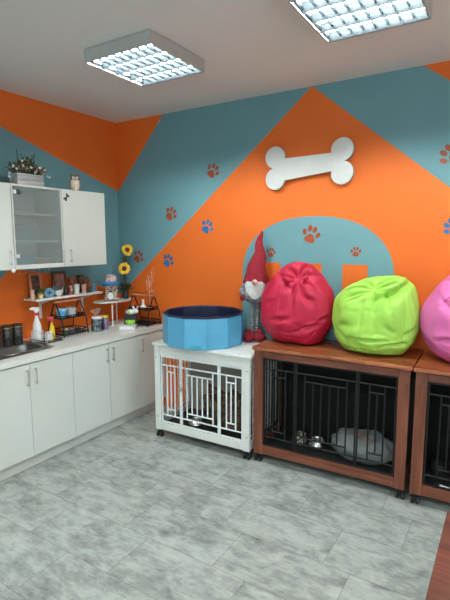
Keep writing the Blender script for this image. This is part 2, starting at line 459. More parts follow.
# sink
def make_sink():
    t = thing('kitchen_sink', 'stainless steel inset sink in the white worktop', 'sink', (0, 0, .8805))
    def loop(cx, cy, hx, hy, z, n=40, p=4.0):
        L = []
        for k in range(n):
            a = 2*PI*k/n; c, s_ = math.cos(a), math.sin(a)
            L.append((cx+hx*math.copysign(abs(c)**(2/p), c), cy+hy*math.copysign(abs(s_)**(2/p), s_), z))
        return L
    cx, cy = .29, -1.4675
    loops = [loop(cx, cy, .160, .188, .001), loop(cx, cy, .158, .186, .004, p=4), loop(cx, cy, .150, .176, .002), loop(cx, cy, .142, .168, -.02), loop(cx, cy, .132, .158, -.13), loop(cx, cy, .11, .135, -.148), loop(cx, cy, .02, .02, -.152)]
    vs = sum(loops, []); fs = []
    for i in range(len(loops)-1):
        for k in range(40): l = (k+1) % 40; fs.append((i*40+k, i*40+l, (i+1)*40+l, (i+1)*40+k))
    fs.append(tuple(6*40+k for k in range(40)))
    m = MB(); m._f(vs, fs, smooth=True); b_ = m.build('basin', STEEL, t)
    MB().lathe([(.028, 0), (.03, .004), (.02, .005), (.012, .001)], 20, (cx, cy, -.151)).build('drain', CHROME, t)
    # flat rim around the basin, corner cut like the photo, with ribbed drainer to the left
    m = MB()
    rim = [(.075, -2.25), (.505, -2.25), (.505, -1.30), (.47, -1.235), (.11, -1.235), (.075, -1.27)]
    inner = loop(cx, cy, .161, .189, .0)
    bm = m.bm
    ov = [bm.verts.new((x, y, .0015)) for x, y in rim]; iv = [bm.verts.new((x, y, .0015)) for x, y, z in inner]
    oe = [bm.edges.new((ov[i], ov[(i+1) % len(ov)])) for i in range(len(ov))]
    ie = [bm.edges.new((iv[i], iv[(i+1) % 40])) for i in range(40)]
    bmesh.ops.triangle_fill(bm, edges=oe+ie, use_beauty=True)
    for k in range(7):
        y0 = -1.72
        x = .14+k*.05
        m.tube([(x, -2.2, .0022), (x, y0, .0022)], .004, 6)
    m.build('rim', STEEL, t)
    return t
make_sink()

# ------------------------------------------------------------------ wall cabinets
UZ0, UZ1 = 1.517, 2.175
def wall_cab(y0, y1, label, glass=False, hy=None):
    t = thing('wall_cabinet', label, 'wall cabinet', (0, y0, UZ0), 0, 'white wall cabinets')
    w = y1-y0; h = UZ1-UZ0
    m = MB()
    m.box(.003, .328, .001, .017, 0, h).box(.003, .328, w-.017, w-.001, 0, h).box(.003, .328, .0171, w-.0171, 0, .016).box(.003, .328, .0171, w-.0171, h-.016, h).box(.003, .010, .0171, w-.0171, .0161, h-.0161)
    m.build('body', CARC, t, .001)
    if not glass:
        d = MB().box(.331, .349, .002, w-.002, .001, h-.001).build('door', WHITE, t, .0015)
        m = MB(); bar_handle(m, .349, hy-y0, .035, .150); m.build('handle', CHROME, d)
    else:
        for z in (.21, .428): MB().box(.011, .30, .0175, w-.0175, z, z+.016).build('shelf', WHITE, t)
        m = MB(); a = .022
        m.box(.331, .349, .002, .002+.012, .001, h-.001).box(.331, .349, w-.014, w-.002, .001, h-.001)
        m.box(.331, .349, .0141, w-.0141, .001, .001+a+.012).box(.331, .349, .0141, w-.0141, h-.016, h-.001)
        d = m.build('door', WPAINT, t)
        MB().box(.338, .342, .0142, w-.0142, .0351, h-.0161).build('pane', FROST, d, label='frosted glass pane')
        m = MB(); bar_handle(m, .349, hy-y0, .035, .150); m.build('handle', CHROME, d)
        for z in (.09, h-.075): MB().box(.3425, .352, .017, .043, z, z+.028).build('hinge', WPLAST, d, .002)
        m = MB(); M = Matrix(((0, 0, 1, .3425), (1, 0, 0, .070), (0, 1, 0, h-.062), (0, 0, 0, 1))) @ Matrix.Rotation(R(-20), 4, 'Z')
        for p in paw_shapes(.05): m.prism(p, 0, .0012, M)
        m.build('paw_sticker', BLKPL, d, label='small black paw sticker')
    return t, (d, w, h)
FROST, nt, b = new_mat('frosted_glass')
nt.nodes.remove(b); o_ = nt.nodes['Material Output']
df = nt.nodes.new('ShaderNodeBsdfDiffuse'); tr = nt.nodes.new('ShaderNodeBsdfTransparent'); gl = nt.nodes.new('ShaderNodeBsdfGlossy')
nz = noise_n(nt, coords(nt), 5, 3)
nt.links.new(ramp(nt, nz, [(.3, (.42, .50, .50)), (.7, (.55, .62, .62))]), df.inputs[0]); tr.inputs[0].default_value = (.80, .88, .88, 1); gl.inputs['Roughness'].default_value = .3
m1 = nt.nodes.new('ShaderNodeMixShader'); m2 = nt.nodes.new('ShaderNodeMixShader')
m1.inputs[0].default_value = .78; nt.links.new(df.outputs[0], m1.inputs[1]); nt.links.new(tr.outputs[0], m1.inputs[2])
m2.inputs[0].default_value = .06; nt.links.new(m1.outputs[0], m2.inputs[1]); nt.links.new(gl.outputs[0], m2.inputs[2])
nt.links.new(m2.outputs[0], o_.inputs[0])
wall_cab(-1.93, -1.468, 'white wall cabinet at the left edge, left of the frosted glass one', False, -1.508)
wall_cab(-1.467, -1.004, 'white wall cabinet with frosted glass door and black paw sticker', True, -1.022)
t, (d, w, h) = wall_cab(-1.003, -.522, 'white wall cabinet with solid door and black bone sticker, under the owl', False, -.945)
m = MB(); M = Matrix(((0, 0, 1, .3492), (1, 0, 0, .047), (0, 1, 0, h-.068), (0, 0, 0, 1))) @ Matrix.Rotation(R(52), 4, 'Z')
m.prism(outline_bone(.044, .010, .0055, 8), 0, .0012, M); m.build('bone_sticker', BLKPL, d, label='small black bone sticker')
# things inside the glass cabinet
def simple(name, mb, mt, label, cat, loc=(0, 0, 0), group=None, bev=0, **k):
    o = mb.build(name, mt, None, bev, **k); o.location = loc; tag(o, label, cat, group); return o
simple('storage_box', MB().box(-.11, .11, -.09, .09, 0, .085), mat('teal_card', (.08, .28, .36), .6), 'teal box behind frosted glass, on the cabinet bottom', 'box', (.17, -1.33, UZ0+.0165), bev=.004)
simple('storage_box', MB().box(-.1, .1, -.08, .08, 0, .06), mat('tan_card', (.45, .25, .16), .6), 'tan box behind frosted glass at the bottom right of the cabinet', 'box', (.17, -1.12, UZ0+.0165), bev=.004)
simple('storage_box', MB().box(-.1, .1, -.12, .12, 0, .13), mat('slate_card', (.13, .19, .21), .6), 'slate grey box on the middle shelf behind frosted glass', 'box', (.17, -1.30, UZ0+.2265), bev=.004)
# small tag hanging at the bottom of the left door handle
t = thing('hanging_tag', 'small white tag hanging from the handle of the leftmost wall cabinet', 'tag', (.377, -1.508, 1.56))
MB().tube([(0.0065, 0, .052), (.0065, 0, -.03)], .0012, 6).build('string', WPLAST, t)
MB().sph((.0065, 0, -.048), .017, (.6, 1, 1)).build('charm', WPLAST, t)

# ------------------------------------------------------------------ planter, owl
t = thing('flower_planter', 'weathered grey wooden planter of dried flowers on the wall cabinet', 'planter', (.275, -1.270, UZ1+.001))
pm = wood('weathered_grey_wood', 1, [(.17, .17, .165), (.36, .36, .36), (.58, .58, .57)], 1, .8)
m = MB(); L, D, Hh = .118, .050, .088
m.box(-D, D, -L, L, 0, .01)
for s in (-1, 1):
    m.box(min(s*D, s*(D-.009)), max(s*D, s*(D-.009)), -L, L, .0101, Hh)
    m.box(-D+.0091, D-.0091, min(s*L, s*(L-.009)), max(s*L, s*(L-.009)), .0101, Hh)
m.build('box', pm, t, .002)
MB().box(-D+.011, D-.011, -L+.011, L-.011, .0102, .07).build('filling', patch_mat('moss', [(.05, .06, .03), (.12, .12, .06)], 60), t)
def leaf_pts(m, p, dr, ln, wd, mi=0, up=Vector((0, 0, 1))):
    dr = Vector(dr).normalized(); sd = dr.cross(up)
    if sd.length < .05: sd = Vector((1, 0, 0))
    sd.normalize(); nn = sd.cross(dr); p = Vector(p)
    vs = [p, p+dr*ln*.35+sd*wd+nn*wd*.3, p+dr*ln, p+dr*ln*.35-sd*wd+nn*wd*.3, p+dr*ln*.4-nn*wd*.15]
    m._f(vs, [(0, 1, 4), (1, 2, 4), (2, 3, 4), (3, 0, 4)], None, mi)
fol, stm, red = MB(), MB(), MB()
rnd = random.Random(5)
for k in range(330):
    y = rnd.uniform(-.12, .13); x = rnd.uniform(-.05, .06)
    sp = 1-abs(y)/.2
    z = .09+rnd.random()*.115*sp
    dr = Vector((x*6+rnd.uniform(-.5, .6), y*7+rnd.uniform(-.5, .5), rnd.uniform(.1, 1)))
    leaf_pts(fol, (x, y, z), dr, rnd.uniform(.025, .05), rnd.uniform(.005, .010))
    if k % 3 == 0: stm.tube([(x*.5, y*.6, .072), (x, y, z)], .0012, 5)
CREAM = mat('cream_petals', (.66, .60, .50), .7, var=.2)
for k in range(30):
    y = rnd.uniform(-.14, .15); x = rnd.uniform(-.03, .075); z = .10+rnd.random()*.13*(1-abs(y)/.2)
    n_ = Vector((.8, -.6, rnd.uniform(0, .7)))
    stm.tube([(x*.5, y*.5, .072), (x, y, z)], .0012, 5)
    fw_ = MB()
    for q in range(7):
        a = q*2*PI/7; M = frame((x, y, z), n_); e = M @ Vector((math.cos(a), math.sin(a), .2)) - M.translation
        leaf_pts(fw_, (x, y, z), e, .014, .0045, 0, n_)
    fw_.build('flower', CREAM, t)
for k in range(8):
    y = rnd.uniform(-.09, .10); MB().sph((rnd.uniform(0, .05), y, .12+rnd.random()*.04), .009, n=8).build('berry', mat('dusty_rose', (.42, .17, .10), .6), t)
for (y, h_, b_) in ((-.075, .275, -.02), (-.07, .235, .05), (.045, .245, -.01), (.06, .26, .01), (.035, .25, .02), (-.03, .24, -.03)):
    P_ = [Vector((0, y*.6, .072)), Vector((.0, y, .12)), Vector((.01, y+b_*.3, h_*.8)), Vector((.02, y+b_, h_))]
    stm.tube(P_, .0035, 6, r2=.0022)
stm.tube([(0, -.03, .072), (.01, -.04, .17), (.01, -.0, .195), (.01, .035, .165)], .003, 6)
stm.tube([(0, -.06, .072), (.01, -.12, .12), (.02, -.165, .165)], .003, 6)
stm.tube([(0, -.06, .072), (.01, -.13, .10), (.02, -.185, .125)], .003, 6)
stm.tube([(0, .06, .072), (.02, .13, .10), (.03, .19, .085)], .0018, 6)
stm.tube([(0, -.08, .072), (.03, -.15, .085), (.06, -.195, .05)], .0015, 6)
for p in ((.06, -.195, .05), (.05, -.185, .075), (.03, .19, .085), (.03, .17, .09)): MB().sph(p, .009, n=8).build('flower', CREAM, t)
fol.build('foliage', patch_mat('dull_foliage', [(.02, .025, .015), (.06, .09, .03), (.17, .16, .10), (.10, .06, .04)], 40), t)
stm.build('stems', mat('dark_twig', (.035, .025, .02), .7), t)

t = thing('owl_figurine', 'small cream and brown owl figurine on top of the wall cabinet', 'figurine', (.27, -.790, UZ1+.001), R(-35))
OWL = patch_mat('speckled_cream_glaze', [(.62, .55, .44), (.66, .58, .46), (.40, .28, .18)], 26, .5)
OBR = mat('brown_glaze', (.20, .09, .04), .5, var=.3, scale=60)
m = MB(); m.lathe([(0, 0), (.03, .001), (.036, .02), (.042, .05), (.039, .075), (.029, .1), (.02, .108), (0, .11)], 24, sx=.85, sy=1.0); m.build('body', OWL, t)
h_ = MB(); h_.sph((.0, 0, .112), .033, (.9, 1.12, .85))
for s in (-1, 1): h_.lathe([(.012, 0), (.009, .012), (0, .024)], 8, M=Matrix.Translation((0, s*.024, .128)) @ Matrix.Rotation(s*-.4, 4, 'X'))
h_.build('head', OBR, t)
m = MB(); m2_ = MB()
for s in (-1, 1):
    m.sph((.026, s*.014, .113), .0125, (.4, 1, 1), 12); m2_.sph((.0315, s*.014, .113), .005, (.5, 1, 1), 8)
m.build('eyes', CERW, t); m2_.build('pupils', BLKPL, t)
MB().lathe([(.005, 0), (0, -.012)], 8, (.032, 0, .108)).build('beak', mat('horn', (.5, .3, .1), .5), t)
m = MB()
for s in (-1, 1): m.sph((-.004, s*.038, .055), .03, (.75, .3, 1.25), 14)
m.build('wing', mat('tan_wing', (.42, .25, .14), .6, var=.35, scale=50), t)
m = MB()
for s in (-1, 1): m.sph((.028, s*.014, .006), .010, (1.3, 1, .55), 10)
m.build('foot', mat('terracotta', (.5, .2, .1), .6), t)
m = MB(); m.box(-.045, -.022, -.012, .012, .0, .035); m.build('tail', OBR, t, .003)

# ------------------------------------------------------------------ wall shelf and corner shelf
t = thing('wall_shelf', 'long white wall shelf with framed pictures under the wall cabinets', 'shelf', (0, -.87, 1.24))
MB().box(.012, .19, -.315, .43, -.018, 0).build('board', WPAINT, t, .002)
for y in (-.15, .33):
    m = MB(); m.box(.001, .010, y-.012, y+.012, -.20, .03); m.prism([(0.0101, -.0185), (.16, -.0185), (.16, -.026), (.0101, -.075)], y-.004, y+.004, Matrix(((1, 0, 0, 0), (0, 0, 1, 0), (0, 1, 0, 0), (0, 0, 0, 1))))
    m.build('bracket', WPAINT, t)
t = thing('corner_shelf', 'small white rounded shelf on a thin post in the corner, under the dog figurine', 'shelf', (.17, -.28, .881))
def sup(hx, hy, p=2.6, n=40): return [(hx*math.copysign(abs(math.cos(2*PI*k/n))**(2/p), math.cos(2*PI*k/n)), hy*math.copysign(abs(math.sin(2*PI*k/n))**(2/p), math.sin(2*PI*k/n))) for k in range(n)]
MB().prism(sup(.125, .225), .242, .256).build('board', WPAINT, t, .003)
MB().tube([(.085, -.1, .008), (.085, -.1, .2415)], .007, 10).build('post', WPLAST, t)
MB().tube([(-.08, .12, .008), (-.08, .12, .2415)], .007, 10).build('post', WPLAST, t)
MB().prism(sup(.115, .16), 0, .0078).build('base', WPAINT, t, .002)
MB().sph((.093, -.1, .226), .013, n=12).build('knob', mat('orange_plastic', (.85, .3, .02), .4), t, label='orange knob')
SZ = 1.2406; CZ = .8808; KZ = 1.1376
# picture frames
def picture(x, y, w_, h_, mt, pm_, label, lean=.10, border=.02, rz=0):
    t = thing('picture_frame', label, 'picture frame', (x, y, SZ), rz)
    M = Matrix.Rotation(-lean, 4, 'Y')
    m = MB(); w2 = w_/2
    m.box(0, .014, -w2, -w2+border, 0, h_, M).box(0, .014, w2-border, w2, 0, h_, M).box(0, .014, -w2+border, w2-border, 0, border, M).box(0, .014, -w2+border, w2-border, h_-border, h_, M)
    m.build('frame', mt, t, .002)
    MB().box(.001, .006, -w2+border-.001, w2-border+.001, border-.001, h_-border+.001, M).build('picture', pm_, t)
    return t
picture(.052, -1.085, .125, .215, wood('copper_frame_wood', 2, [(.33, .10, .05), (.5, .19, .10), (.62, .28, .17)]), patch_mat('dark_print', [(.02, .018, .015), (.07, .05, .03), (.20, .08, .04)], 30), 'copper coloured picture frame with a dark picture, left on the wall shelf', .1, .02)
picture(.058, -.835, .15, .215, wood('dark_frame_wood', 2, [(.03, .015, .01), (.06, .03, .02), (.1, .05, .035)]), patch_mat('rose_print', [(.22, .10, .08), (.33, .15, .12), (.42, .22, .18)], 22), 'dark picture frame with a rose brown picture, on the wall shelf behind the white bowl', .1, .022)
def cyl_obj(name, label, cat, loc, prof, mt, **k): return simple(name, MB().lathe(prof, 28), mt, label, cat, loc, **k)
cyl_obj('candle', 'cream pillar candle at the left end of the wall shelf', 'candle', (.150, -1.195, SZ), [(0, 0), (.017, 0), (.017, .08), (.014, .082), (0, .079)], mat('cream_wax', (.62, .42, .30), .5))
t = thing('potted_plant', 'tiny plant in a yellow and black patterned pot on the wall shelf', 'potted plant', (.145, -1.108, SZ))
MB().lathe([(0, 0), (.018, 0), (.026, .04), (.027, .045), (.023, .045), (.021, .038), (0, .037)], 24).build('pot', patch_mat('yellow_black_pattern', [(.02, .02, .02), (.66, .55, .22), (.8, .7, .4)], 38, .5), t)
m = MB(); rnd = random.Random(3)
for k in range(46): leaf_pts(m, (rnd.uniform(-.01, .01), rnd.uniform(-.012, .012), .038), (rnd.uniform(-.7, .7), rnd.uniform(-.9, .9), 1), rnd.uniform(.025, .065), .006)
m.build('leaves', patch_mat('leaf_green', [(.015, .03, .01), (.06, .13, .03), (.15, .28, .05)], 60), t)
t = thing('roll_holder', 'round blue ring-shaped mug on the wall shelf beside the yellow pot', 'mug', (.155, -1.030, SZ), R(-30))
MR = Matrix.Translation((0, 0, .0445)) @ Matrix.Rotation(PI/2, 4, 'Y')
m = MB(); m.lathe([(.014, -.022), (.042, -.022), (.0445, -.018), (.0445, .018), (.042, .022), (.014, .022), (.014, -.022)], 32, M=MR); m.build('body', mat('dusty_blue_glaze', (.12, .27, .36), .4), t)
t.name = 'ring_mug'
t = thing('serving_bowl', 'white footed bowl in front of the dark picture frame', 'bowl', (.145, -.928, SZ))
MB().lathe([(0, 0), (.022, 0), (.022, .006), (.030, .012), (.043, .035), (.046, .055), (.043, .055), (.038, .036), (.025, .018), (0, .016)], 32).build('bowl', CERW, t)
MB().tube([(0, .03, .045), (.0, .05, .062), (0, .056, .078)], .006, 8, r2=.003).build('spout', CERW, t)
t = thing('bird_figurine', 'small blue-grey bird figurine perched in the white bowl', 'figurine', (.140, -.945, SZ+.0185))
m = MB(); m.sph((0, 0, .055), .021, (.8, 1.5, .85)); m.sph((0, -.026, .073), .012); m.lathe([(.004, 0), (0, .012)], 8, M=frame((0, -.036, .074), (0, -1, 0))); m.build('body', mat('slate_blue_feather', (.10, .16, .20), .7, var=.5, scale=50), t)
MB().prism([(0, -.006), (.04, -.010), (.04, .010), (0, .006)], -.002, .002, Matrix.Translation((0, .024, .062)) @ Matrix.Rotation(PI/2, 4, 'Z') @ Matrix.Rotation(-.5, 4, 'Y')).build('tail', mat('dark_feather', (.06, .08, .1), .7), t)
MB().tube([(0, 0, 0), (0, 0, .045)], .004, 8).build('stand', mat('dark_twig', (.035, .025, .02), .7), t)
cyl_obj('glass_jar', 'dark glass jar between the white bowl and the small doll', 'jar', (.125, -.830, SZ), [(0, 0), (.017, 0), (.018, .01), (.018, .07), (.011, .085), (.011, .105), (0, .107)], mat('dark_glass', (.03, .035, .03), .12))
def doll(t, s=1.0):
    MB().lathe([(0, 0), (.019*s, 0), (.021*s, .02*s), (.015*s, .055*s), (.008*s, .065*s), (0, .066*s)], 20).build('body', mat('rust_cloth', (.32, .09, .05), .8, var=.3, scale=70), t)
    MB().sph((0, 0, .078*s), .017*s).build('head', mat('pale_face', (.6, .42, .34), .6), t)
    MB().lathe([(.021*s, 0), (.017*s, .01*s), (.007*s, .03*s), (0, .036*s)], 16, (0, 0, .084*s)).build('hat', mat('brown_felt', (.16, .05, .035), .8), t)
    MB().sph((.012*s, 0, .045*s), .012*s, (.6, 1, 1.3)).build('beard', CERW, t)
doll(thing('doll_figurine', 'small doll in rust clothes and brown hat beside the white tumbler', 'figurine', (.135, -.778, SZ)))
cyl_obj('tumbler', 'plain white tumbler on the wall shelf', 'cup', (.140, -.715, SZ), [(0, 0), (.023, 0), (.028, .092), (.025, .092), (.021, .008), (0, .007)], CERW)
t = thing('flower_vase', 'pink beige vase of brown dried flowers on the wall shelf', 'vase', (.140, -.628, SZ))
MB().lathe([(0, 0), (.017, 0), (.026, .08), (.028, .088), (.024, .088), (.015, .01), (0, .01)], 24).build('vase', mat('blush_ceramic', (.60, .36, .29), .5), t)
m = MB(); s_ = MB(); rnd = random.Random(9)
for k in range(18):
    p = Vector((rnd.uniform(-.03, .03), rnd.uniform(-.055, .04), rnd.uniform(.11, .155)))
    s_.tube([(p.x*.1, p.y*.1, .02), (p.x*.5, p.y*.5, .085), p], .0014, 5)
    for q in range(5): m.sph(p+Vector((rnd.uniform(-.012, .012), rnd.uniform(-.012, .012), rnd.uniform(-.014, .014))), rnd.uniform(.006, .011), n=8)
m.build('blossoms', patch_mat('brown_dried_blossom', [(.07, .025, .02), (.20, .09, .06), (.36, .2, .15)], 70), t); s_.build('stems', mat('dark_twig', (0, 0, 0)), t)
cyl_obj('glass_jar', 'squat dark jar between the pink vase and the blue tin', 'jar', (.13, -.553, SZ), [(0, 0), (.016, 0), (.017, .035), (.014, .045), (.014, .055), (0, .056)], mat('dark_glass', (0, 0, 0)))
t = thing('tin_box', 'small dusty blue tin at the right end of the wall shelf', 'tin', (.125, -.497, SZ), R(10))
MB().box(-.02, .02, -.024, .024, 0, .062).build('box', mat('dusty_blue_tin', (.13, .25, .33), .45, var=.15), t, .003)
MB().box(-.0215, .0215, -.0255, .0255, .0623, .078).build('lid', mat('pale_blue_tin', (.25, .38, .45), .45), t, .003)
# small wooden frame tilted behind vase
picture(.05, -.672, .07, .15, wood('copper_frame_wood', 2, BROWN), patch_mat('rose_print', []), 'small wooden picture frame behind the white tumbler and pink vase', .1, .012)
picture(.05, -.585, .075, .165, wood('dark_frame_wood', 2, BROWN), patch_mat('dark_print', []), 'small dark picture frame behind the dried flowers', .1, .012)
# fairy lights
t = thing('string_lights', 'thin string of tiny warm bulbs on the orange wall over the wall shelf', 'string lights', (.004, -1.1, 1.46))
pts = [(0.002, -.11+.02*k, .015+.012*math.sin(k*1.3)-.0006*(k-9)**2*.3) for k in range(16)]
MB().tube(pts, .0012, 5).build('cord', mat('copper_wire', (.3, .12, .06), .4), t)
for k in (0, 3, 7, 10, 13, 15):
    MB().sph((.007, pts[k][1], pts[k][2]), .0055, n=10).build('bulb', WPLAST, t)

# ------------------------------------------------------------------ on the counter, left to right
SPK = patch_mat('black_speckled_glaze', [(.008, .008, .008), (.02, .02, .02), (.10, .10, .09)], 55, .35)
GOLD = mat('gold_metal', (.55, .38, .12), .35, .8)
cn = thing('storage_canister', 'tall black speckled canister with gold rim, cut by the left edge', 'canister', (.155, -1.545, CZ), 0, 'black canisters beside the sink')
MB().lathe([(0, 0), (.037, 0), (.040, .004), (.040, .148), (.037, .152), (0, .152)], 32).build('body', SPK, cn)
l_ = MB().lathe([(0, .1523), (.0395, .1523), (.041, .156), (.041, .172), (.038, .175), (0, .175)], 32).build('lid', BLKPL, cn)
MB().lathe([(.0412, .153), (.0425, .154), (.0425, .158), (.0412, .159)], 32).build('band', GOLD, l_, label='gold band')
for (x, y), lb in zip(((.152, -1.448), (.155, -1.356)), ('tall black speckled canister with gold rim, middle of the three beside the sink', 'tall black speckled canister with gold rim, rightmost of the three beside the sink')):
    dup(cn, (x, y, CZ), .4, lb)
# shallow tray
t = thing('drip_tray', 'shallow black wire tray holding the spray bottles behind the sink', 'tray', (.235, -1.155, CZ+.0008))
m = MB(); m.tube([(-.085, -.085, .022), (.11, -.085, .022), (.11, .10, .022), (-.085, .10, .022)], .003, 6, closed=True)
m.tube([(-.085, -.085, .003), (.11, -.085, .003), (.11, .10, .003), (-.085, .10, .003)], .003, 6, closed=True)
for k in range(12):
    x = -.085+.195*k/11; m.tube([(x, -.085, .022), (x, -.085, .003), (x, .10, .003), (x, .10, .022)], .0013, 5)
m.build('wire', BLACKM, t)
TZ = CZ+.0062
def spray(t, body, head, s=1, trig=None):
    MB().lathe([(0, 0), (.030*s, 0), (.034*s, .006*s), (.034*s, .11*s), (.030*s, .14*s), (.016*s, .185*s), (.013*s, .20*s), (.013*s, .215*s), (0, .216*s)], 28, sx=.8).build('bottle', body, t)
    MB().lathe([(0, .2165*s), (.0165*s, .2165*s), (.0165*s, .236*s), (0, .237*s)], 18).build('collar', trig or head, t)
    m = MB(); P = [(-.028, .262), (-.022, .282), (.03, .285), (.05, .275), (.05, .262), (.015, .258), (.012, .238), (-.012, .238)]
    m.prism([(a*s, b_*s) for a, b_ in P], -.011*s, .011*s, Matrix(((0, 0, 1, 0), (-1, 0, 0, 0), (0, 1, 0, 0), (0, 0, 0, 1)))); h_ = m.build('spray_head', head, t, .003)
    MB().tube([(0, -.022*s, .258*s), (0, -.030*s, .235*s), (0, -.040*s, .215*s)], .0045*s, 8).build('trigger', trig or head, h_)
    return h_
RED = mat('red_plastic', (.60, .03, .06), .35)
t = thing('spray_bottle', 'tall white spray bottle with a red collar, standing in the white wire basket', 'spray bottle', (.205, -1.205, TZ), R(-50))
spray(t, WPLAST, WPLAST, 1.03, RED); b_ = MB().lathe([(.0356, .055), (.0356, .1)], 28, sx=.8).build('label_band', patch_mat('blue_text_label', [(.7, .72, .72), (.72, .74, .75), (.08, .2, .5)], 60), t)
t = thing('wire_basket', 'small white wire basket round the tall spray bottle', 'basket', (.205, -1.205, TZ-.0032))
m = MB()
for z in (.0035, .045, .09): m.tube([(.047*math.cos(a*PI/12), .047*math.sin(a*PI/12), z) for a in range(24)], .0016, 5, closed=True)
for k in range(18): a = 2*PI*k/18; m.tube([(.047*math.cos(a), .047*math.sin(a), .0035), (.047*math.cos(a), .047*math.sin(a), .09)], .0012, 5)
m.build('wire', WPLAST, t)
t = thing('spray_bottle', 'small yellow spray bottle with a red head', 'spray bottle', (.255, -1.095, TZ), R(-50))
spray(t, mat('yellow_plastic', (.75, .50, .02), .35), RED, .70); MB().box(-.004, .0, -.02, .02, .02, .06, Matrix.Translation((.0245, 0, 0))).build('label_panel', patch_mat('yellow_label', [(.1, .1, .02), (.75, .6, .05), (.8, .7, .1)], 70), t)
simple('storage_box', MB().box(-.018, .018, -.026, .026, 0, .085), patch_mat('dotted_white_card', [(.7, .7, .68), (.7, .7, .68), (.12, .14, .2)], 75, .6), 'small white dotted box between the two spray bottles', 'box', (.30, -1.165, TZ), bev=.003)

# two-tier wire stands with a wooden handle
def tiered_stand(name_label, loc, rz, W, Hh=.335, grp='two-tier black wire stands'):
    t = thing('tiered_stand', name_label, 'tiered basket stand', loc, rz, grp)
    # width along X (-W/2..W/2), depth Y
    def tray(z, d, hgt):
        m = MB(); w2 = W/2-.006
        for zz in (z, z+hgt): m.tube([(-w2, -d, zz), (w2, -d, zz), (w2, d, zz), (-w2, d, zz)], .0048, 6, closed=True)
        for k in range(15):
            x = -w2+2*w2*k/14; m.tube([(x, -d, z+hgt), (x, -d, z), (x, d, z), (x, d, z+hgt)], .0024, 5)
        for k in range(4): y = -d+2*d*(k+.5)/4; m.tube([(-w2, y, z), (w2, y, z)], .0014, 5)
        return m
    tray(.018, .098, .035).build('lower_tray', BLACKM, t); tray(.165, .070, .022).build('upper_tray', BLACKM, t)
    for s in (-1, 1):
        x = s*W/2
        m = MB(); m.tube([(x, -.105, .004), (x, -.085, .14), (x, -.012, Hh-.005), (x, .012, Hh-.005), (x, .085, .14), (x, .105, .004)], .0065, 6); m.tube([(x, -.101, .03), (x, .101, .03)], .004, 6); m.tube([(x, -.072, .175), (x, .072, .175)], .004, 6)
        m.build('side_frame', BLACKM, t)
    MB().tube([(-W/2-.006, 0, Hh+.006), (W/2+.006, 0, Hh+.006)], .0085, 12).build('handle', mat('light_wood_handle', (.50, .23, .13), .5, var=.2), t)
    return t
ST1 = (.175, -.855)
tiered_stand('two-tier black wire stand holding a blue and a grey bowl, left under the wall shelf', (*ST1, CZ), R(-88), .28, .305)
tiered_stand('two-tier black wire stand in the corner holding the white vase', (.445, -.130, CZ), R(2), .265, .300)
PBL = mat('sky_blue_plastic', (.10, .42, .70), .4); PGR = mat('pale_grey_plastic', (.42, .46, .50), .4)
def tub(label, loc, mt, lid):
    t = thing('lidded_tub', label, 'tub', loc)
    MB().lathe([(0, 0), (.036, 0), (.040, .004), (.044, .055), (.0445, .060), (0, .0602)], 30).build('bowl', mt, t)
    MB().lathe([(0, .0605), (.047, .0605), (.049, .064), (.049, .074), (.046, .078), (0, .078)], 30).build('lid', lid, t)
tub('sky blue lidded tub on the upper tier of the left wire stand', (.180, -.930, CZ+.1675), PBL, mat('pale_blue_plastic', (.20, .50, .74), .4))
tub('pale grey lidded tub on the upper tier of the left wire stand', (.180, -.822, CZ+.1675), PGR, PGR)
pc = [(.5, .05, .03), (.1, .25, .08), (.6, .5, .4), (.1, .2, .4), (.45, .2, .1), (.05, .05, .05), (.55, .55, .5)]
pn = ['red', 'green', 'cream', 'blue', 'brown', 'black', 'white']
for k in range(7):
    y = -.955+k*.034; x = .155+(.055 if k % 2 else 0)
    simple('treat_packet', MB().box(-.03, .03, -.014, .014, 0, .026+.006*(k % 3)), mat('packet_'+pn[k], pc[k], .4, var=.4, scale=70), 'small %s packet on the lower tier of the left wire stand' % pn[k], 'packet', (x, y, CZ+.0205), 'packets on the lower tier', bev=.004)

# wire cup holder with lidded jar, and tan cloth bundle
t = thing('wire_basket', 'black wire basket around the white-lidded jar', 'basket', (.275, -.60, CZ+.0006))
m = MB()
for z in (.003, .055, .105): m.tube([(.054*math.cos(a*PI/14), .054*math.sin(a*PI/14), z) for a in range(28)], .0026, 6, closed=True)
for k in range(14): a = 2*PI*k/14; m.tube([(.054*math.cos(a), .054*math.sin(a), .003), (.054*math.cos(a), .054*math.sin(a), .105)], .002, 5)
m.build('wire', BLACKM, t)
t = thing('glass_jar', 'clear blue-grey jar with white lid inside the black wire basket', 'jar', (.275, -.60, CZ+.001))
MB().lathe([(0, 0), (.044, 0), (.046, .005), (.046, .11), (.04, .118), (0, .1185)], 30).build('jar', patch_mat('blue_grey_contents', [(.05, .08, .1), (.16, .22, .26), (.4, .45, .46)], 30, .2), t)
MB().lathe([(0, .119), (.047, .119), (.049, .123), (.049, .136), (.046, .14), (0, .14)], 30).build('lid', WPLAST, t)
t = thing('brush_set', 'bundle of tan wooden brushes lying on the white jar lid', 'brush', (.275, -.60, CZ+.1425))
for k in range(5):
    a = -.9+k*.45; m = MB(); e = Vector((-.02+.01*k, math.sin(a)*.055, .010+.055*math.cos(a*.8)))
    m.tube([(0, math.sin(a)*.008, .008), e], .006, 8, r2=.011); m.sph(e, .013, (1, 1, 1.2), 10)
    m.build('brush', mat('tan_wood_brush', (.42, .20, .13), .6, var=.3) if k < 4 else BLKPL, t)
t = thing('candy_jar', 'jar of many-coloured sweets with a yellow lid', 'jar', (.300, -.520, CZ+.001))
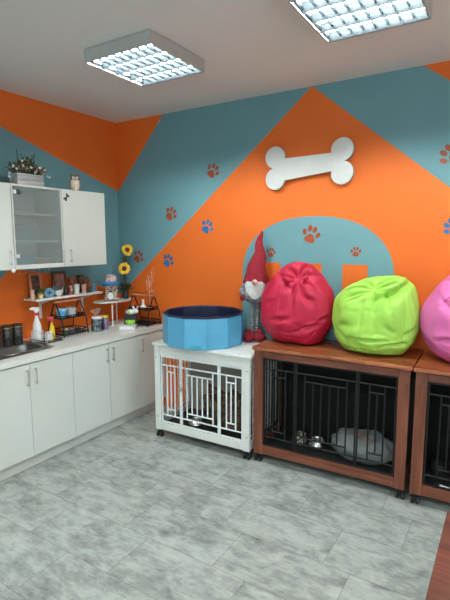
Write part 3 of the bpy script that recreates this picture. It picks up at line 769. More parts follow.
MB().lathe([(0, 0), (.026, 0), (.028, .004), (.028, .112), (.024, .118), (0, .1185)], 26).build('jar', patch_mat('coloured_sweets', [(.03, .03, .05), (.5, .05, .2), (.1, .1, .12), (.1, .3, .5), (.03, .02, .03)], 70, .25, 1), t)
MB().lathe([(0, .119), (.029, .119), (.030, .122), (.030, .134), (.028, .137), (0, .137)], 26).build('lid', mat('yellow_green_plastic', (.62, .60, .05), .4), t)
# white flat box
t = thing('paper_box', 'flat white box with folded leaflet at the front of the worktop corner', 'box', (.465, -.385, CZ+.0006), R(28))
MB().box(-.075, .075, -.05, .05, 0, .032).build('box', WPLAST, t, .006); MB().box(-.05, .085, -.045, .04, .0325, .036, Matrix.Rotation(.1, 4, 'Z')).build('leaflet', mat('leaflet_paper', (.62, .65, .70), .6), t)
# black caddy with green label and plush
t = thing('storage_caddy', 'black caddy with bright green label in front of the corner wire stand', 'caddy', (.425, -.300, CZ+.0006), R(35))
m = MB(); m.box(-.062, .062, -.035, .035, 0, .006)
for s in (-1, 1): m.box(min(s*.062, s*.056), max(s*.062, s*.056), -.035, .035, .0061, .125); m.box(-.0559, .0559, min(s*.035, s*.03), max(s*.035, s*.03), .0061, .125)
m.build('box', BLKPL, t, .002); MB().box(-.045, .045, -.0375, -.0352, .03, .078).build('label_plate', patch_mat('lime_label', [(.25, .6, .03), (.30, .68, .04), (.06, .14, .02)], 45, .5), t, label='bright green label')
MB().box(-.0555, .0555, -.0295, .0295, .0065, .11).build('contents', patch_mat('dark_contents', [(.015, .015, .02), (.05, .06, .06), (.5, .5, .5)], 55), t)
t = thing('plush_toy', 'white plush bunny with pink ear and green patch, lying on the black caddy', 'plush toy', (.425, -.300, CZ+.1262), R(35))
PL = mat('white_plush', (.66, .67, .66), .9, bs=.4)
MB().sph((0, 0, .027), .032, (1.7, 1, .85), 20).build('body', PL, t); MB().sph((.055, -.01, .035), .024).build('head', PL, t)
MB().sph((.035, -.01, .066), .011, (1, .6, 2.6), 12, Matrix.Rotation(-.5, 4, 'Y')).build('ear', PL, t)
MB().sph((.068, -.01, .070), .011, (1, .6, 2.6), 12, Matrix.Rotation(.35, 4, 'Y')).build('ear', mat('pink_plush', (.62, .25, .32), .9), t, label='pink ear')
MB().sph((-.012, -.022, .026), .017, (1.2, .7, .9), 12).build('patch', mat('lime_felt', (.25, .6, .05), .9), t, label='green patch')
# vase and coral branch on corner stand
cyl_obj('flower_vase', 'small white bottle vase on the upper tier of the corner wire stand', 'vase', (.430, -.120, CZ+.1685), [(0, 0), (.030, 0), (.036, .008), (.030, .022), (.013, .038), (.011, .085), (.013, .092), (.009, .092), (.008, .04), (0, .03)], CERW)
t = thing('twig_decoration', 'coral-orange bare twig tree standing against the wall above the corner wire stand', 'decoration', (.490, -.085, CZ+.1685), R(-30))
m = MB(); rnd = random.Random(11)
def branch(m, p, d, ln, r, depth):
    q = p+d*ln; m.tube([p, p+d*ln*.5+Vector((rnd.uniform(-1, 1), 0, rnd.uniform(-1, 1)))*ln*.05, q], r*1.5, 5, r2=r*1.05)
    if depth == 0: return
    for k in range(3 if depth > 1 else 2):
        a = rnd.uniform(.35, .75)*(1 if k % 2 else -1); dd = Vector((d.x*math.cos(a)-d.z*math.sin(a), d.y+rnd.uniform(-.12, .12), d.x*math.sin(a)+d.z*math.cos(a))).normalized()
        branch(m, p+d*ln*rnd.uniform(.45, 1), dd, ln*rnd.uniform(.55, .75), r*.7, depth-1)
m.tube([(0, 0, 0), (0, 0, .14)], .003, 6)
branch(m, Vector((0, 0, .13)), Vector((0, 0, 1)), .16, .0028, 3)
for a, z in ((-.9, .14), (.9, .15), (-.6, .19), (.65, .2)): branch(m, Vector((0, 0, z)), Vector((math.sin(a), 0, math.cos(a))), .095, .0022, 2)
m.build('branches', mat('coral_twig', (.75, .36, .22), .6), t)
MB().lathe([(0, 0), (.02, 0), (.02, .006), (0, .008)], 16).build('foot', mat('coral_twig', (0, 0, 0)), t)

# dog figurine with hat
t = thing('dog_figurine', 'seated patchwork dog figurine in a blue-brimmed hat on the corner shelf', 'figurine', (.205, -.335, KZ), R(-45))
PW = patch_mat('patchwork_fur', [(.05, .03, .02), (.50, .40, .33), (.62, .55, .48), (.30, .10, .06), (.20, .19, .06)], 42, .8, 1)
MB().lathe([(0, 0), (.060, .001), (.072, .02), (.068, .05), (.052, .085), (.036, .11), (.025, .12), (0, .122)], 28, sx=.85).build('body', PW, t, sharp=False)
for s in (-1, 1):
    MB().sph((.036, s*.050, .018), .022, (1.9, 1, .8), 14).build('hind_leg', PW, t)
    MB().tube([(.025, s*.044, .10), (.046, s*.040, .06), (.056, s*.030, .016)], .016, 10, r2=.013).build('front_leg', PW, t)
h_ = MB(); h_.sph((.010, 0, .148), .046, (1, 1, .95)); h_.sph((.050, 0, .132), .024, (1.2, .95, .8)); h_ = h_.build('head', patch_mat('pale_patched_fur', [(.25, .12, .07), (.58, .50, .43), (.66, .60, .54), (.10, .07, .05)], 38, .8, 1), t)
MB().sph((.079, 0, .138), .009, n=10).build('nose', BLKPL, h_)
for s in (-1, 1): MB().sph((.050, s*.018, .158), .006, n=8).build('eye', BLKPL, h_)
for s in (-1, 1): MB().sph((.008, s*.052, .125), .022, (.8, .5, 1.7), 14).build('ear', PW, h_)
MB().prism(ell(0, 0, .028, .034, 0, 24), .0, .006, Matrix(((0, 0, 1, .067), (1, 0, 0, -.008), (0, 1, 0, .056), (0, 0, 0, 1)))).build('bib', WPLAST, t, label='white bib')
MB().box(.060, .066, -.018, .004, .088, .108).build('strap', BLKPL, t)
m = MB(); m.lathe([(.040, .006), (.070, -.006), (.094, -.020), (.096, -.016), (.072, .002), (.046, .012)], 40, (0, 0, .184), wob=lambda a, i: 1+.07*math.sin(3*a)); m.build('hat_brim', mat('bright_blue_cloth', (.03, .20, .50), .8), t, sharp=False, label='bright blue brim')
MB().lathe([(.058, .0), (.057, .030), (.050, .064), (.034, .074), (0, .078)], 30, (0, 0, .188), wob=lambda a, i: 1+.04*math.sin(5*a+i)).build('hat_crown', patch_mat('cream_print_cloth', [(.55, .45, .38), (.62, .52, .46), (.25, .12, .1)], 30, .8), t, sharp=False)
m = MB(); m.lathe([(.014, 0), (0, .040)], 10, M=frame((0, -.042, .252), (.1, -.7, 1))); m.build('hat_point', mat('tan_felt', (.4, .25, .16), .8), t)
m = MB(); m.lathe([(.020, 0), (.011, .03), (0, .07)], 10, M=frame((0, .0, .255), (0, .15, 1))); m.build('hat_feather', mat('teal_feather', (.03, .25, .42), .8), t)
MB().sph((.050, -.012, .246), .014, (.5, 1.2, .7), 10).build('hat_flower', mat('magenta_felt', (.7, .12, .4), .8), t)

# sunflowers
t = thing('sunflower_arrangement', 'dark vase of artificial sunflowers in the corner behind the dog figurine', 'flower arrangement', (.205, -.135, KZ))
MB().lathe([(0, 0), (.026, 0), (.032, .02), (.030, .07), (.018, .1), (.018, .12), (.021, .125), (.016, .125), (.014, .1), (0, .09)], 26).build('vase', mat('dark_glass', (0, 0, 0)), t)
PET = patch_mat('sunflower_petal', [(.72, .30, .01), (.85, .50, .02), (.90, .62, .05)], 35, .6)
stem = MB(); lv = MB(); rnd = random.Random(2)
def sunflower(c, n_, rr, t):
    pass
    m = MB(); c = Vector(c); M = frame(c, n_); X3 = M.to_3x3(); nn = Vector(n_).normalized()
    for ring, (cnt, l0, tilt) in enumerate(((17, rr, .12), (15, rr*.86, .35))):
        for k in range(cnt):
            a = 2*PI*(k+.5*ring)/cnt+rnd.uniform(-.06, .06); e = X3 @ Vector((math.cos(a), math.sin(a), tilt+rnd.uniform(-.08, .08))); sd = X3 @ Vector((-math.sin(a), math.cos(a), 0))
            ln = l0*rnd.uniform(.92, 1.05); w_ = rr*.15; p0 = c+e*rr*.25+nn*.002*ring
            vs = [p0-sd*w_*.5, p0+sd*w_*.5, c+e*ln*.7+sd*w_, c+e*ln-nn*.004, c+e*ln*.7-sd*w_, c+e*ln*.65+nn*.003]
            m._f(vs, [(0, 1, 2, 5), (2, 3, 5), (3, 4, 5), (4, 0, 5)])
    fl_ = m.build('sunflower_head', PET, t)
    MB().lathe([(0, -.004), (rr*.42, -.003), (rr*.44, .006), (rr*.34, .012), (0, .008)], 24, M=M).build('flower_centre', patch_mat('seed_brown', [(.02, .01, .005), (.06, .03, .012), (.20, .09, .02)], 120, .8), fl_)
base = Vector((.205, -.135, KZ))
F1 = Vector((.20, -.088, 1.643))-base; F2 = Vector((.22, -.160, 1.452))-base; F3 = Vector((.19, -.12, 1.545))-base
sunflower(F1, (.55, -.8, .05), .067, t); sunflower(F2, (.6, -.75, .05), .070, t)
stem.tube([(0, 0, .095), (-.01, .01, .3), F1+Vector((-.012, .014, -.01))], .0035, 7)
stem.tube([(0, 0, .095), (0, 0, .2), F2+Vector((-.008, .008, -.006))], .0035, 7)
stem.tube([(0, 0, .095), (-.012, .01, .3), F3], .003, 7)
stem.build('stems', mat('dark_green_stem', (.03, .05, .02), .6), t)
MB().lathe([(0, -.008), (.022, -.004), (.024, .008), (.012, .014), (0, .012)], 14, M=frame(F3, (.6, -.8, .2))).build('bud', patch_mat('dull_foliage', []), t)
for k in range(80):
    z = rnd.uniform(.10, .44); a = rnd.uniform(0, 6.28); leaf_pts(lv, (-.006, .005, z), (math.cos(a), math.sin(a), rnd.uniform(-.2, .6)), rnd.uniform(.035, .07), .013)
for k in range(60):
    a = rnd.uniform(-2.4, 1.2); leaf_pts(lv, (0, 0, .10), (math.cos(a), math.sin(a), rnd.uniform(-.3, 1.2)), rnd.uniform(.06, .12), .012)
lv.build('leaves', patch_mat('deep_leaf', [(.015, .022, .012), (.04, .07, .02), (.10, .15, .05), (.03, .03, .03)], 40), t)

# ------------------------------------------------------------------ crates
def grid_panel(m, x0, x1, z0, z1, ninner, y=0, r=.0062, d=.035, dz=None):
    """concentric key-pattern of round bars inside a flat frame; returns nothing"""
    dz = dz or d
    fr = .0055
    def bx(a, b_, c, e): m.box(min(a, b_), max(a, b_), y-fr, y+fr, min(c, e), max(c, e))
    bx(x0, x0+2*fr, z0, z1); bx(x1-2*fr, x1, z0, z1); bx(x0+2*fr, x1-2*fr, z0, z0+2*fr); bx(x0+2*fr, x1-2*fr, z1-2*fr, z1)
    a, b_ = x0+fr, x1-fr
    zt1, zb1 = z1-dz*1.6, z0+dz*1.4; zt2, zb2 = z1-dz*2.75, z0+dz*2.5
    va, vb = x0+d, x1-d
    for z in (zt1, zb1): m.tube([(a, y, z), (b_, y, z)], r, 6)
    for x in (va, vb): m.tube([(x, y, zb1), (x, y, zt1)], r, 6)
    for z in (zt2, zb2): m.tube([(va, y, z), (vb, y, z)], r, 6)
    for k in range(ninner): x = va+(vb-va)*(k+1)/(ninner+1); m.tube([(x, y, zb2), (x, y, zt2)], r, 6)
def crate(label, loc, rz, W, D, Ht, z0, post, rail, op, mats, secs, grp=None, dd=(.035, .05)):
    """op = (zbottom, ztop) of the barred opening, secs = x splits"""
    mv, mh, mtop, mmet, mback = mats
    t = thing('dog_crate', label, 'dog crate', loc, rz, grp)
    top = .026
    o = .014
    MB().box(-o, W+o, -o, D, Ht-top, Ht).build('crate_top', mtop, t, .004)
    zt = Ht-top-.0005
    p = post
    for (x, y) in ((0, 0), (W-p, 0), (0, D-p), (W-p, D-p)):
        MB().box(x, x+p, y if y == 0 else D-.022, y+.03 if y == 0 else D-.001, z0, zt).build('post', mv, t, .002)
    MB().box(p+.0006, W-p-.0006, .004, .024, op[1], zt-.004 if rail == 0 else op[1]+rail).build('top_rail', mh, t, .002)
    MB().box(p+.0006, W-p-.0006, .002, .024, z0+.004, op[0]).build('bottom_rail', mh, t, .002)
    for s in (0, 1):
        x = .004 if s == 0 else W-.024
        MB().box(x, x+.02, .0306, D-.0375, zt-.055, zt-.002).build('side_top_rail', mh, t)
        MB().box(x, x+.02, .0306, D-.0375, z0+.004, op[0]).build('side_bottom_rail', mh, t)
        m = MB(); xx = x+.01
        for k in range(9):
            y = .034+(D-.055-.034)*k/8; m.tube([(xx, y, op[0]+.0005), (xx, y, zt-.0555)], .0055 if 0 < k < 8 else .008, 6)
        for z in (op[0]+.04, zt-.10): m.tube([(xx, .034, z), (xx, D-.042, z)], .0045, 6)
        m.build('side_panel', mmet, t)
    MB().box(.0255, W-.0255, D-.036, D-.0228, z0+.027, zt-.001).build('back_panel', mback, t)
    MB().box(.026, W-.026, .032, D-.0375, z0+.012, z0+.026).build('floor_tray', BLKPL, t)
    xs = [p+.002]+secs+[W-p-.002]
    for k in range(3):
        m = MB(); grid_panel(m, xs[k]+.002, xs[k+1]-.002, op[0]+.003, op[1]-.003, 4 if k == 1 else 1, .016, d=(xs[k+1]-xs[k])*(.30 if k != 1 else .155), dz=dd[1])
        q = m.build('door' if k == 1 else 'front_panel', mmet, t)
        if k == 1:
            mid = (op[0]+op[1])/2+.03
            m = MB(); m.box(xs[1]-.012, xs[1]+.022, .000, .0085, mid-.01, mid+.01); m.tube([(xs[1]+.004, .003, mid-.02), (xs[1]+.004, .003, mid+.045)], .004, 8); m.sph((xs[1]+.012, -.004, mid+.03), .007, n=10)
            m.build('latch', CHROME if mmet is WMETAL else BLACKM, q)
            for z in (op[0]+.07, op[1]-.07): MB().tube([(xs[2], .006, z-.02), (xs[2], .006, z+.02)], .005, 8).build('hinge', mmet, q)
    for (x, y) in ((.03, .03), (W-.03, .03), (.03, D-.05), (W-.03, D-.05)):
        m = MB(); m.tube([(x, y, z0-.0005), (x, y, z0-.006)], .02, 14); m.box(x-.0115, x+.0115, y-.020, y+.014, .026, z0-.0062); m.tube([(x-.013, y-.006, .0268), (x+.013, y-.006, .0268)], .006, 8)
        c = m.build('caster', BLACKM, t)
        for s in (-1, 1): MB().lathe([(0, -.007), (.018, -.007), (.0265, -.003), (.0265, .004), (.018, .007), (0, .007)], 20, M=Matrix.Translation((x+s*.020, y-.006, .0268)) @ Matrix.Rotation(PI/2, 4, 'Y')).build('wheel', BRUBBER, c)
    m = MB()
    for x in (.02, W-.02):
        for z in (z0+.12, Ht-.13): m.tube([(x-.0, -.0015, z), (x, .0008, z)], .005, 8)
    m.build('screw', BLKPL, t)
    return t
WB = (WPAINT, WPAINT, mat('white_crate_top', (.66, .67, .65), .35, var=.04, scale=20), WMETAL, BEIGE)
BB = (WV, WH, WT, BLACKM, DARKB)
W = .936
crate('white wooden dog crate with white bars, carrying the blue pet pool', (1.012, -.6325, 0), .0329, W, .555, .8631, .0755, .060, 0, (.145, .752), WB, [.272, .652])
def brown_crate(label, loc):
    return crate(label, loc, .0358, 1.128, .525, .9346, .0755, .072, .050, (.150, .852), BB, [.335, .790], 'brown wooden dog crates')
brown_crate('brown wooden dog crate with black bars under the red and green bean bags', (1.975, -.5765, 0))
brown_crate('brown wooden dog crate with black bars under the pink bean bag', (3.137, -.5480, 0))

# crate contents ------------------------------------------------------------
def blob(name, mt, parent, rx, ry, h_, seed, flat=.5, amp=.12, n=48, fs=3.0, label=None, hollow=0):
    """soft lying mass: flattened dome with folds"""
    m = MB(); vs = []; fs_ = []; M_ = 20
    for i in range(M_+1):
        t_ = i/M_; ph = PI*t_
        for k in range(n):
            a = 2*PI*k/n; zz = -math.cos(ph); r_ = math.sin(ph)**.65
            d_ = Vector((math.cos(a)*r_, math.sin(a)*r_, zz))
            q = 1+amp*noise.noise(d_*fs+Vector((seed, 0, 0)))*1.6+amp*.5*noise.noise(d_*fs*2.7+Vector((0, seed, 0)))
            z_ = (zz*.5+.5); z_ = max(0, z_*1.12-.12)
            z_ -= hollow*math.exp(-((r_/.55)**2))*(1 if zz > 0 else 0)
            vs.append((d_.x*rx*q, d_.y*ry*q, max(0, z_)*h_*(q if zz > 0 else 1)))
    for i in range(M_):
        for k in range(n): l = (k+1) % n; fs_.append((i*n+k, i*n+l, (i+1)*n+l, (i+1)*n+k))
    m._f(vs, fs_, smooth=True)
    bmesh.ops.remove_doubles(m.bm, verts=m.bm.verts, dist=1e-5)
    o = m.build(name, mt, parent, smooth=True, sharp=False, label=label); return o
FT = .0755+.0265
o = blob('blanket', patch_mat('camouflage_fleece', [(.015, .012, .010), (.06, .035, .02), (.16, .09, .05), (.02, .02, .018)], 17, .9, 3), None, .28, .12, .30, 4.2, amp=.2)
o.location = (1.58, -.30, FT+.001); tag(o, 'dark patterned brown blanket heaped inside the white crate', 'blanket')
def bowl_pair(label, loc, n=2, cover=CHROME):
    t = thing('pet_bowl', label, 'pet bowl', loc)
    MB().lathe([(0, 0), (.07, 0), (.068, .012), (.052, .038), (.055, .045), (.058, .046), (.058, .043), (.050, .037), (.045, .012), (0, .01)], 30).build('bowl', CHROME, t)
    MB().lathe([(.0705, .0005), (.074, .002), (.073, .009), (.070, .010)], 30).build('rubber_ring', BRUBBER, t)
bowl_pair('steel pet bowl on the tray of the white crate', (1.30, -.42, FT+.001))
bowl_pair('steel pet bowl inside the brown crate, left of the grey cushion', (2.375, -.24, FT+.001))
t = thing('pet_bowl', 'black speckled pet bowl inside the brown crate, beside the steel bowl', 'pet bowl', (2.225, -.24, FT+.001))
MB().lathe([(0, 0), (.065, 0), (.060, .03), (.052, .055), (.056, .06), (.048, .06), (.042, .02), (0, .016)], 30).build('bowl', patch_mat('speckled_black', [(.015, .014, .012), (.03, .02, .015), (.55, .5, .42)], 32, .4), t)
t = thing('pet_cushion', 'grey round pet cushion inside the brown crate with the green bean bag', 'pet bed', (2.745, -.255, FT+.001))
GR = mat('grey_plush', (.19, .205, .21), .9, var=.12, bs=.3)
o = blob('cushion', GR, t, .235, .155, .20, 1.3, amp=.10, hollow=.22)
MB().box(.02-.1, .02, -.0, .005, -.022, .022, Matrix.Translation((-.02, -.163, .115))).build('patch', mat('dusty_pink_fabric', (.36, .22, .19), .9), t, .002, label='dusty pink patch') if False else None
o = blob('cushion_centre', mat('dusty_pink_fabric', (.30, .21, .19), .9, var=.1), t, .12, .07, .10, 7.7, amp=.1); o.location = (0, -.02, .085)
o = blob('blanket', mat('pale_grey_blanket', (.30, .33, .34), .9, var=.2, bs=.3), None, .30, .155, .20, 9.1, amp=.22)
o.location = (3.70, -.250, FT+.001); tag(o, 'pale grey blanket crumpled inside the crate under the pink bean bag', 'blanket')
t = thing('food_carton', 'small white and brown carton lying at the front of the right-hand crate', 'carton', (3.36, -.462, FT+.001), R(-10))
MB().box(-.06, .06, -.022, .022, 0, .03).build('box', CERW, t, .004); MB().box(-.03, .05, -.0235, -.0222, .006, .024).build('label_panel', mat('rust_print', (.38, .15, .06), .6, var=.3, scale=80), t)
t = thing('pet_bowl', 'dark pet bowl at the back left of the right-hand crate', 'pet bowl', (3.26, -.16, FT+.001))
MB().lathe([(0, 0), (.055, 0), (.052, .03), (.045, .05), (.048, .054), (.04, .054), (.036, .02), (0, .016)], 30).build('bowl', mat('dark_bowl_glaze', (.03, .03, .03), .3), t)

# ------------------------------------------------------------------ pet pool
t = thing('pet_pool', 'sky blue folding pet pool with navy inside on the white crate', 'pet pool', (1.366, -.385, .8641), R(9))
SKY = mat('sky_blue_vinyl', (.085, .34, .54), .38, var=.05, scale=8); NAVY = mat('navy_vinyl', (.006, .012, .045), .5); SKY2 = mat('deeper_blue_vinyl', (.08, .33, .58), .4)
N = 12; rr = .348; hh = .268
def ngon(r_, z, dz=0): return [(r_*math.cos(2*PI*k/N), r_*math.sin(2*PI*k/N), z+(dz if k % 2 else 0)) for k in range(N)]
def prof_ngon(m, rings, close=True):
    vs = sum(rings, []); fs = []
    for i in range(len(rings)-1):
        for k in range(N): l = (k+1) % N; fs.append((i*N+k, i*N+l, (i+1)*N+l, (i+1)*N+k))
    m._f(vs, fs)
m = MB(); prof_ngon(m, [ngon(rr-.006, .0), ngon(rr, .006), ngon(rr+.004, hh*.5), ngon(rr, hh-.004)]); m._f(ngon(rr-.006, 0), [tuple(range(N-1, -1, -1))]); m.build('outer_wall', SKY, t, .004, seg=2)
m = MB(); prof_ngon(m, [ngon(rr+.0015, hh-.014), ngon(rr+.003, hh+.0), ngon(rr-.008, hh+.003), ngon(rr-.016, hh-.006), ngon(rr-.018, hh*.5), ngon(rr-.018, .010)]); m._f(ngon(rr-.018, .010), [tuple(range(N))]); m.build('inner_liner', NAVY, t)
m = MB()
for k in range(N):
    a = 2*PI*k/N; m.tube([((rr+.001)*math.cos(a), (rr+.001)*math.sin(a), .008), ((rr+.0045)*math.cos(a), (rr+.0045)*math.sin(a), hh*.5), ((rr+.001)*math.cos(a), (rr+.001)*math.sin(a), hh-.016)], .0022, 6)
m.build('seam', SKY2, t)
a = R(-62); M = Matrix.Rotation(a, 4, 'Z') @ Matrix.Translation((rr+.001, 0, .008))
MB().lathe([(0, 0), (.045, 0), (.05, .004), (.045, .010), (0, .011)], 24, M=Matrix.Rotation(R(-75), 4, 'Z') @ Matrix.Translation((rr*.985, 0, .022)) @ Matrix.Rotation(PI/2, 4, 'Y'), sx=.42).build('drain_cap', mat('teal_plastic', (.05, .30, .42), .4), t) 

# ------------------------------------------------------------------ standing gnome
t = thing('gnome_figure', 'tall plush gnome with pointed red hat and white beard, left of the crimson bean bag', 'gnome figure', (1.728, -.120, .8641), R(-62))
GRED = mat('red_felt', (.27, .008, .022), .85, var=.15, scale=30, bs=.4, bscale=120); GREY = patch_mat('grey_fleece', [(.10, .105, .115), (.22, .23, .25), (.38, .39, .41)], 45, .95, 3, .4)
FUR = mat('white_fur_beard', (.62, .63, .63), .95, var=.12, scale=60, bs=.8, bscale=90)
# local x = towards viewer, y = viewer's right
hz = .545
rings = []
def lean_lathe(prof, n=28, off=lambda z: (0, 0), wob=0, seed=0, sx=1, sy=1):
    m = MB(); vs = []; fs = []
    for i, (r_, z) in enumerate(prof):
        ox, oy = off(z)
        for k in range(n):
            a = 2*PI*k/n; q = 1+wob*noise.noise(Vector((math.cos(a)*1.5, math.sin(a)*1.5, z*22+seed)))
            vs.append((ox+r_*q*math.cos(a)*sx, oy+r_*q*math.sin(a)*sy, z))
    for i in range(len(prof)-1):
        for k in range(n): l = (k+1) % n; fs.append((i*n+k, i*n+l, (i+1)*n+l, (i+1)*n+k))
    m._f(vs, fs, smooth=True); m.bm.faces.ensure_lookup_table()
    if prof[0][0] > 1e-4: m.bm.faces.new(m.bm.verts[:n][::-1]) if False else None
    return m
hat = [(.0, .515), (.098, .512), (.106, .518), (.102, .54), (.092, .60), (.080, .66), (.064, .72), (.046, .78), (.036, .83), (.028, .875), (.020, .915), (.012, .945), (.004, .957), (0, .958)]
lean_lathe(hat, off=lambda z: (0, .052*max(0, (z-.52)/.44)**.8+.009*math.sin((z-.5)*30)), wob=.10, seed=3, sx=.75).build('hat', GRED, t, smooth=True, sharp=False)
body = [(0, .335), (.05, .338), (.085, .36), (.098, .40), (.098, .45), (.088, .50), (.07, .5185), (0, .519)]
lean_lathe(body, wob=.05, seed=8, sx=.75).build('body', GREY, t, smooth=True, sharp=False)
# beard: pointed shield of fur in front
m = MB(); vs = []; fs = []; nx, nz = 18, 16
for s_ in (0, 1):
    for j in range(nz+1):
        v_ = j/nz; w_ = .078*math.sqrt(max(0, 1-(max(0, v_-.15)/.85)**2.0))*(.8+.2*min(1, v_/.15))+.004
        for i in range(nx+1):
            u_ = -1+2*i/nx; y = u_*w_*1.05; z = .528-.155*v_+.006*noise.noise(Vector((u_*4, v_*3, 0)))
            bul = .030*math.sqrt(max(0, 1-u_*u_))*(1-.3*v_); x = .055+(bul+.004*noise.noise(Vector((u_*9, v_*4, 2)))) if s_ == 0 else .050
            vs.append((x, y, z))
n0 = (nx+1)*(nz+1)
for j in range(nz):
    for i in range(nx):
        a = j*(nx+1)+i; fs.append((a, a+1, a+nx+2, a+nx+1)); fs.append((n0+a, n0+a+nx+1, n0+a+nx+2, n0+a+1))
for j in range(nz):
    for i in (0, nx): a = j*(nx+1)+i; fs.append((a, a+nx+1, n0+a+nx+1, n0+a))
for i in range(nx):
    for j in (0, nz): a = j*(nx+1)+i; fs.append((a, n0+a, n0+a+1, a+1))
m._f(vs, fs, smooth=True); m.build('beard', FUR, t, smooth=True, sharp=False)
MB().sph((.098, .0, .524), .025, n=16).build('nose', mat('skin_felt', (.58, .34, .25), .8), t)
for s in (-1, 1):
    MB().tube([(.01, s*.088, .485), (.02, s*.112, .44), (.035, s*.108, .405)], .026, 12, r2=.021).build('arm', GREY, t)
    MB().sph((.042, s*.106, .385), .023, (1, .9, 1.25), 14).build('mitten', GRED, t)
    y = s*.022
    m = MB()
    m.tube([(0, y, .075), (0, y, .345)], .012, 12)
    for k in range(11): m.lathe([(.012, -.009), (.0155, -.004), (.0155, .004), (.012, .009)], 12, (0, y, .095+k*.023))
    m.build('leg', patch_mat('striped_stocking', [(.03, .03, .035), (.35, .33, .32), (.08, .07, .07)], 48, .9), t)
    o = MB(); o.sph((.036, y*2.2, .038), .060, (1.2, .92, .75), 20); o.sph((0, y*1.7, .07), .036, (1, .95, 1.0), 16)
    for vtx in o.bm.verts: vtx.co.z = max(vtx.co.z, .0)
    o.build('boot', GRED, t, smooth=True, sharp=False)

# ------------------------------------------------------------------ bean bags
def bean(label, loc, a, b_, h_, mt, G, dents, lean=(0, 0), k=9, seed=0, pw=(.72, .80), seams=6, A=.055, B=.05, peak=None, sig=.42, grp='bean bags', tp=.13):
    t = thing('bean_bag', label, 'bean bag', loc, 0, grp)
    N_, M_ = 192, 110; vs = []; fs = []
    def dirv(az, el): return Vector((math.cos(el)*math.cos(az), math.cos(el)*math.sin(az), math.sin(el)))
    g_ = dirv(R(G[0]), R(G[1])); e1 = g_.cross(Vector((0, 0, 1))).normalized(); e2 = g_.cross(e1)
    for i in range(M_+1):
        ph = PI*i/M_; r_ = math.sin(ph); z_ = -math.cos(ph)
        for j in range(N_):
            az = 2*PI*j/N_; n_ = Vector((r_*math.cos(az), r_*math.sin(az), z_))
            rr_ = math.copysign(abs(r_)**pw[0], 1); zz = math.copysign(abs(z_)**pw[1], z_)
            if zz > 0: rr_ *= 1-tp*zz**1.4
            x, y, z = rr_*math.cos(az)*a, rr_*math.sin(az)*b_, zz
            z = (zz*.5+.5)
            ds = 0
            d = math.acos(max(-1, min(1, n_.dot(g_))))
            psi = math.atan2(n_.dot(e2), n_.dot(e1))
            nn = noise.noise(n_*1.7+Vector((seed, 1, 2)))
            v_ = abs(math.sin(k*psi/2+nn*1.6+seed))
            env = math.exp(-((d-.28)/sig)**2)*(1 if d > .28 else (d/.28))
            ds -= A*(1-v_)**2.6*env
            ds -= B*math.exp(-(d/.24)**2)
            ds += .020*nn+.009*noise.noise(n_*3.6+Vector((seed, 5, 2)))
            rd = 1-abs(noise.noise(n_*Vector((1, 1, 1.6)).length*1.3+Vector((seed*3, 7, 1))))*2
            ds -= .004*max(0, rd-.72)/.28
            for (da, de, wa, we, am, tw) in dents:
                el = math.asin(max(-1, min(1, z_))); da_ = (az-R(da)+PI) % (2*PI)-PI; de_ = el-R(de)
                u_ = (da_*math.cos(tw)+de_*math.sin(tw))/R(wa); w_ = (-da_*math.sin(tw)+de_*math.cos(tw))/R(we)
                if abs(u_) < 3 and abs(w_) < 4: ds -= am*math.exp(-u_*u_)*(math.exp(-w_*w_)-.4*math.exp(-(w_-1.6)**2))
            for q in range(seams):
                dq = (az-2*PI*(q+.35)/seams+PI) % (2*PI)-PI; ds -= .006*math.exp(-(dq*max(.15, r_)/.022)**2)
            P_ = Vector((x, y, z*h_))
            if peak:
                P_.z += peak[2]*math.exp(-((n_-dirv(R(peak[0]), R(peak[1]))).length/peak[3])**2)
            P_ += Vector((n_.x, n_.y, n_.z*.8))*ds
            f_ = max(0, z)
            P_.x += lean[0]*f_**1.5; P_.y += lean[1]*f_**1.5
            # settle on the support
            if P_.z < .03: P_.z = max(0, .03-(.03-P_.z)*.55) if P_.z > -.03 else 0
            vs.append(P_)
    for i in range(M_):
        for j in range(N_): l = (j+1) % N_; fs.append((i*N_+j, i*N_+l, (i+1)*N_+l, (i+1)*N_+j))
    m = MB(); m._f(vs, fs, smooth=True)
    bmesh.ops.remove_doubles(m.bm, verts=m.bm.verts, dist=1e-5)
    mz = min(v.co.z for v in m.bm.verts)
    for v in m.bm.verts: v.co.z -= mz
    o = m.build('cover', mt, t, smooth=True, sharp=False)
    # zip pull loop at the gather
    gp = Vector((g_.x*a*.80+lean[0]*.6, g_.y*b_*.80, h_*(.5+.5*g_.z)*.98))
    return t
def fabric(name, col): return mat(name, col, .52, var=.04, scale=4, bs=.10, bscale=220, spec=.4)
BGZ = .9354
bean('crimson bean bag on the left end of the brown crate', (2.180, -.264, BGZ), .300, .250, .625, fabric('crimson_faux_leather', (.46, .010, .046)), (-72, 44),
     [(-98, -12, 13, 3.2, .026, .12), (-48, -22, 14, 3.2, .028, .2), (-90, -42, 18, 3, .022, -.05), (-52, 10, 9, 3, .018, -.3), (-25, -10, 10, 3, .018, .35), (-105, 34, 22, 4.5, .035, -.5), (-55, 38, 14, 3.5, .025, .5), (-72, -30, 9, 2.6, .012, .1), (-120, 4, 8, 2.5, .012, .2)], (.02, -.0), 8, 1.3, tp=.30, peak=(-60, 80, .035, .45), A=.052, B=.045)
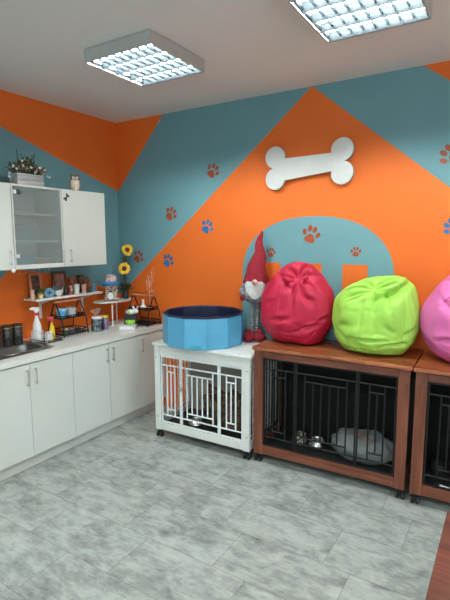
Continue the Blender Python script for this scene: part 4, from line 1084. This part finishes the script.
bean('lime green bean bag on the right end of the brown crate', (2.790, -.262, BGZ), .305, .250, .545, fabric('lime_faux_leather', (.33, .60, .085)), (-88, 50),
     [(-85, -22, 17, 3, .022, .05), (-125, -5, 12, 3, .016, .1), (-50, -28, 14, 3.2, .024, .2), (-97, -45, 20, 3, -.0+.018, 0), (-45, 36, 34, 5.5, .055, .28), (-28, -8, 10, 3, .018, .3), (-62, -5, 8, 2.6, .012, -.4), (-112, 25, 12, 3, .02, .6)], (.025, 0), 7, 4.1, (.62, .70), peak=(-20, 55, .05, .6), A=.052, B=.045)
bean('pink bean bag on the right-hand brown crate, cut by the photo edge', (3.414, -.258, BGZ), .302, .245, .63, fabric('pink_faux_leather', (.66, .14, .38)), (-84, 42),
     [(-115, -18, 12, 3.2, .026, .15), (-102, -40, 15, 3, .02, .0), (-60, -20, 16, 3.4, .022, .1), (-120, 14, 12, 3.2, .022, -.4), (-105, 36, 16, 4, .03, -.5)], (.0, 0), 8, 7.9, tp=.26, peak=(-60, 80, .03, .45), A=.052, B=.045)

# ------------------------------------------------------------------ foreground table
t = thing('wooden_table', 'red-brown wooden table whose corner shows at the bottom right', 'table', (3.472, -3.05, 0))
TT = wood('red_brown_table_top', 0, [(.055, .014, .008), (.12, .032, .017), (.21, .065, .036)], 1, .38, (1, .14, 1.6))
MB().box(0, 1.3, 0, 1.212, .722, .75).build('table_top', TT, t, .003)
for x in (.03, 1.21):
    for y in (.03, 1.122): MB().box(x, x+.06, y, y+.06, 0, .6495).build('leg', WV, t, .003)
m = MB().box(.03, 1.27, .03, .05, .65, .7215).box(.03, 1.27, 1.162, 1.182, .65, .7215).box(.03, .05, .0501, 1.1619, .65, .7215).box(1.25, 1.27, .0501, 1.1619, .65, .7215); m.build('apron', WH, t)

# ------------------------------------------------------------------ camera, world, view
cx, cy, cz, yaw, pit, rol, f = 3.616, -3.6123, 1.7501, .561, -.1318, -.0011, 457.9
fw = Vector((-math.sin(yaw)*math.cos(pit), math.cos(yaw)*math.cos(pit), math.sin(pit))); r_ = Vector((math.cos(yaw), math.sin(yaw), 0)); u_ = r_.cross(fw)
r2 = r_*math.cos(rol)+u_*math.sin(rol); u2 = -r_*math.sin(rol)+u_*math.cos(rol)
M = Matrix((( r2.x, u2.x, -fw.x, cx), (r2.y, u2.y, -fw.y, cy), (r2.z, u2.z, -fw.z, cz), (0, 0, 0, 1)))
cam = bpy.data.cameras.new('camera'); co = bpy.data.objects.new('camera', cam); C.objects.link(co); co.matrix_world = M
cam.sensor_fit = 'HORIZONTAL'; cam.sensor_width = 36; cam.lens = f/450*36; cam.clip_start = .02
sc.camera = co
w = bpy.data.worlds.new('world'); sc.world = w; w.use_nodes = True
bg = w.node_tree.nodes['Background']; bg.inputs[0].default_value = (.80, .90, 1, 1); bg.inputs[1].default_value = .8
# added fill light, shining in through the invented rear window
al = bpy.data.lights.new('rear_fill_light', 'AREA'); al.shape = 'RECTANGLE'; al.size = 3.7; al.size_y = 1.5; al.energy = 12; al.color = (.95, 1, .96)
ao = bpy.data.objects.new('rear_fill_light', al); C.objects.link(ao); ao.location = (3.1, YR-.2, 1.7); ao.rotation_euler = (R(90), 0, 0)
al = bpy.data.lights.new('side_fill_light', 'AREA'); al.shape = 'RECTANGLE'; al.size = 3.4; al.size_y = 1.4; al.energy = 11; al.color = (.88, .97, 1)  # added fill lamp that brightens the left wall and cabinet fronts
ao = bpy.data.objects.new('side_fill_light', al); C.objects.link(ao); ao.location = (XR-.05, -3.4, 1.65); ao.rotation_euler = (R(90), 0, R(90))
sc.view_settings.view_transform = 'Standard'; sc.view_settings.look = 'None'; sc.view_settings.gamma = 1
sc.view_settings.use_curve_mapping = False; sc.view_settings.exposure = 1.36
sc.cycles.use_denoising = True; sc.cycles.max_bounces = 8; sc.cycles.diffuse_bounces = 4; sc.cycles.glossy_bounces = 4
sc.cycles.sample_clamp_indirect = 6; sc.cycles.caustics_reflective = False; sc.cycles.caustics_refractive = False
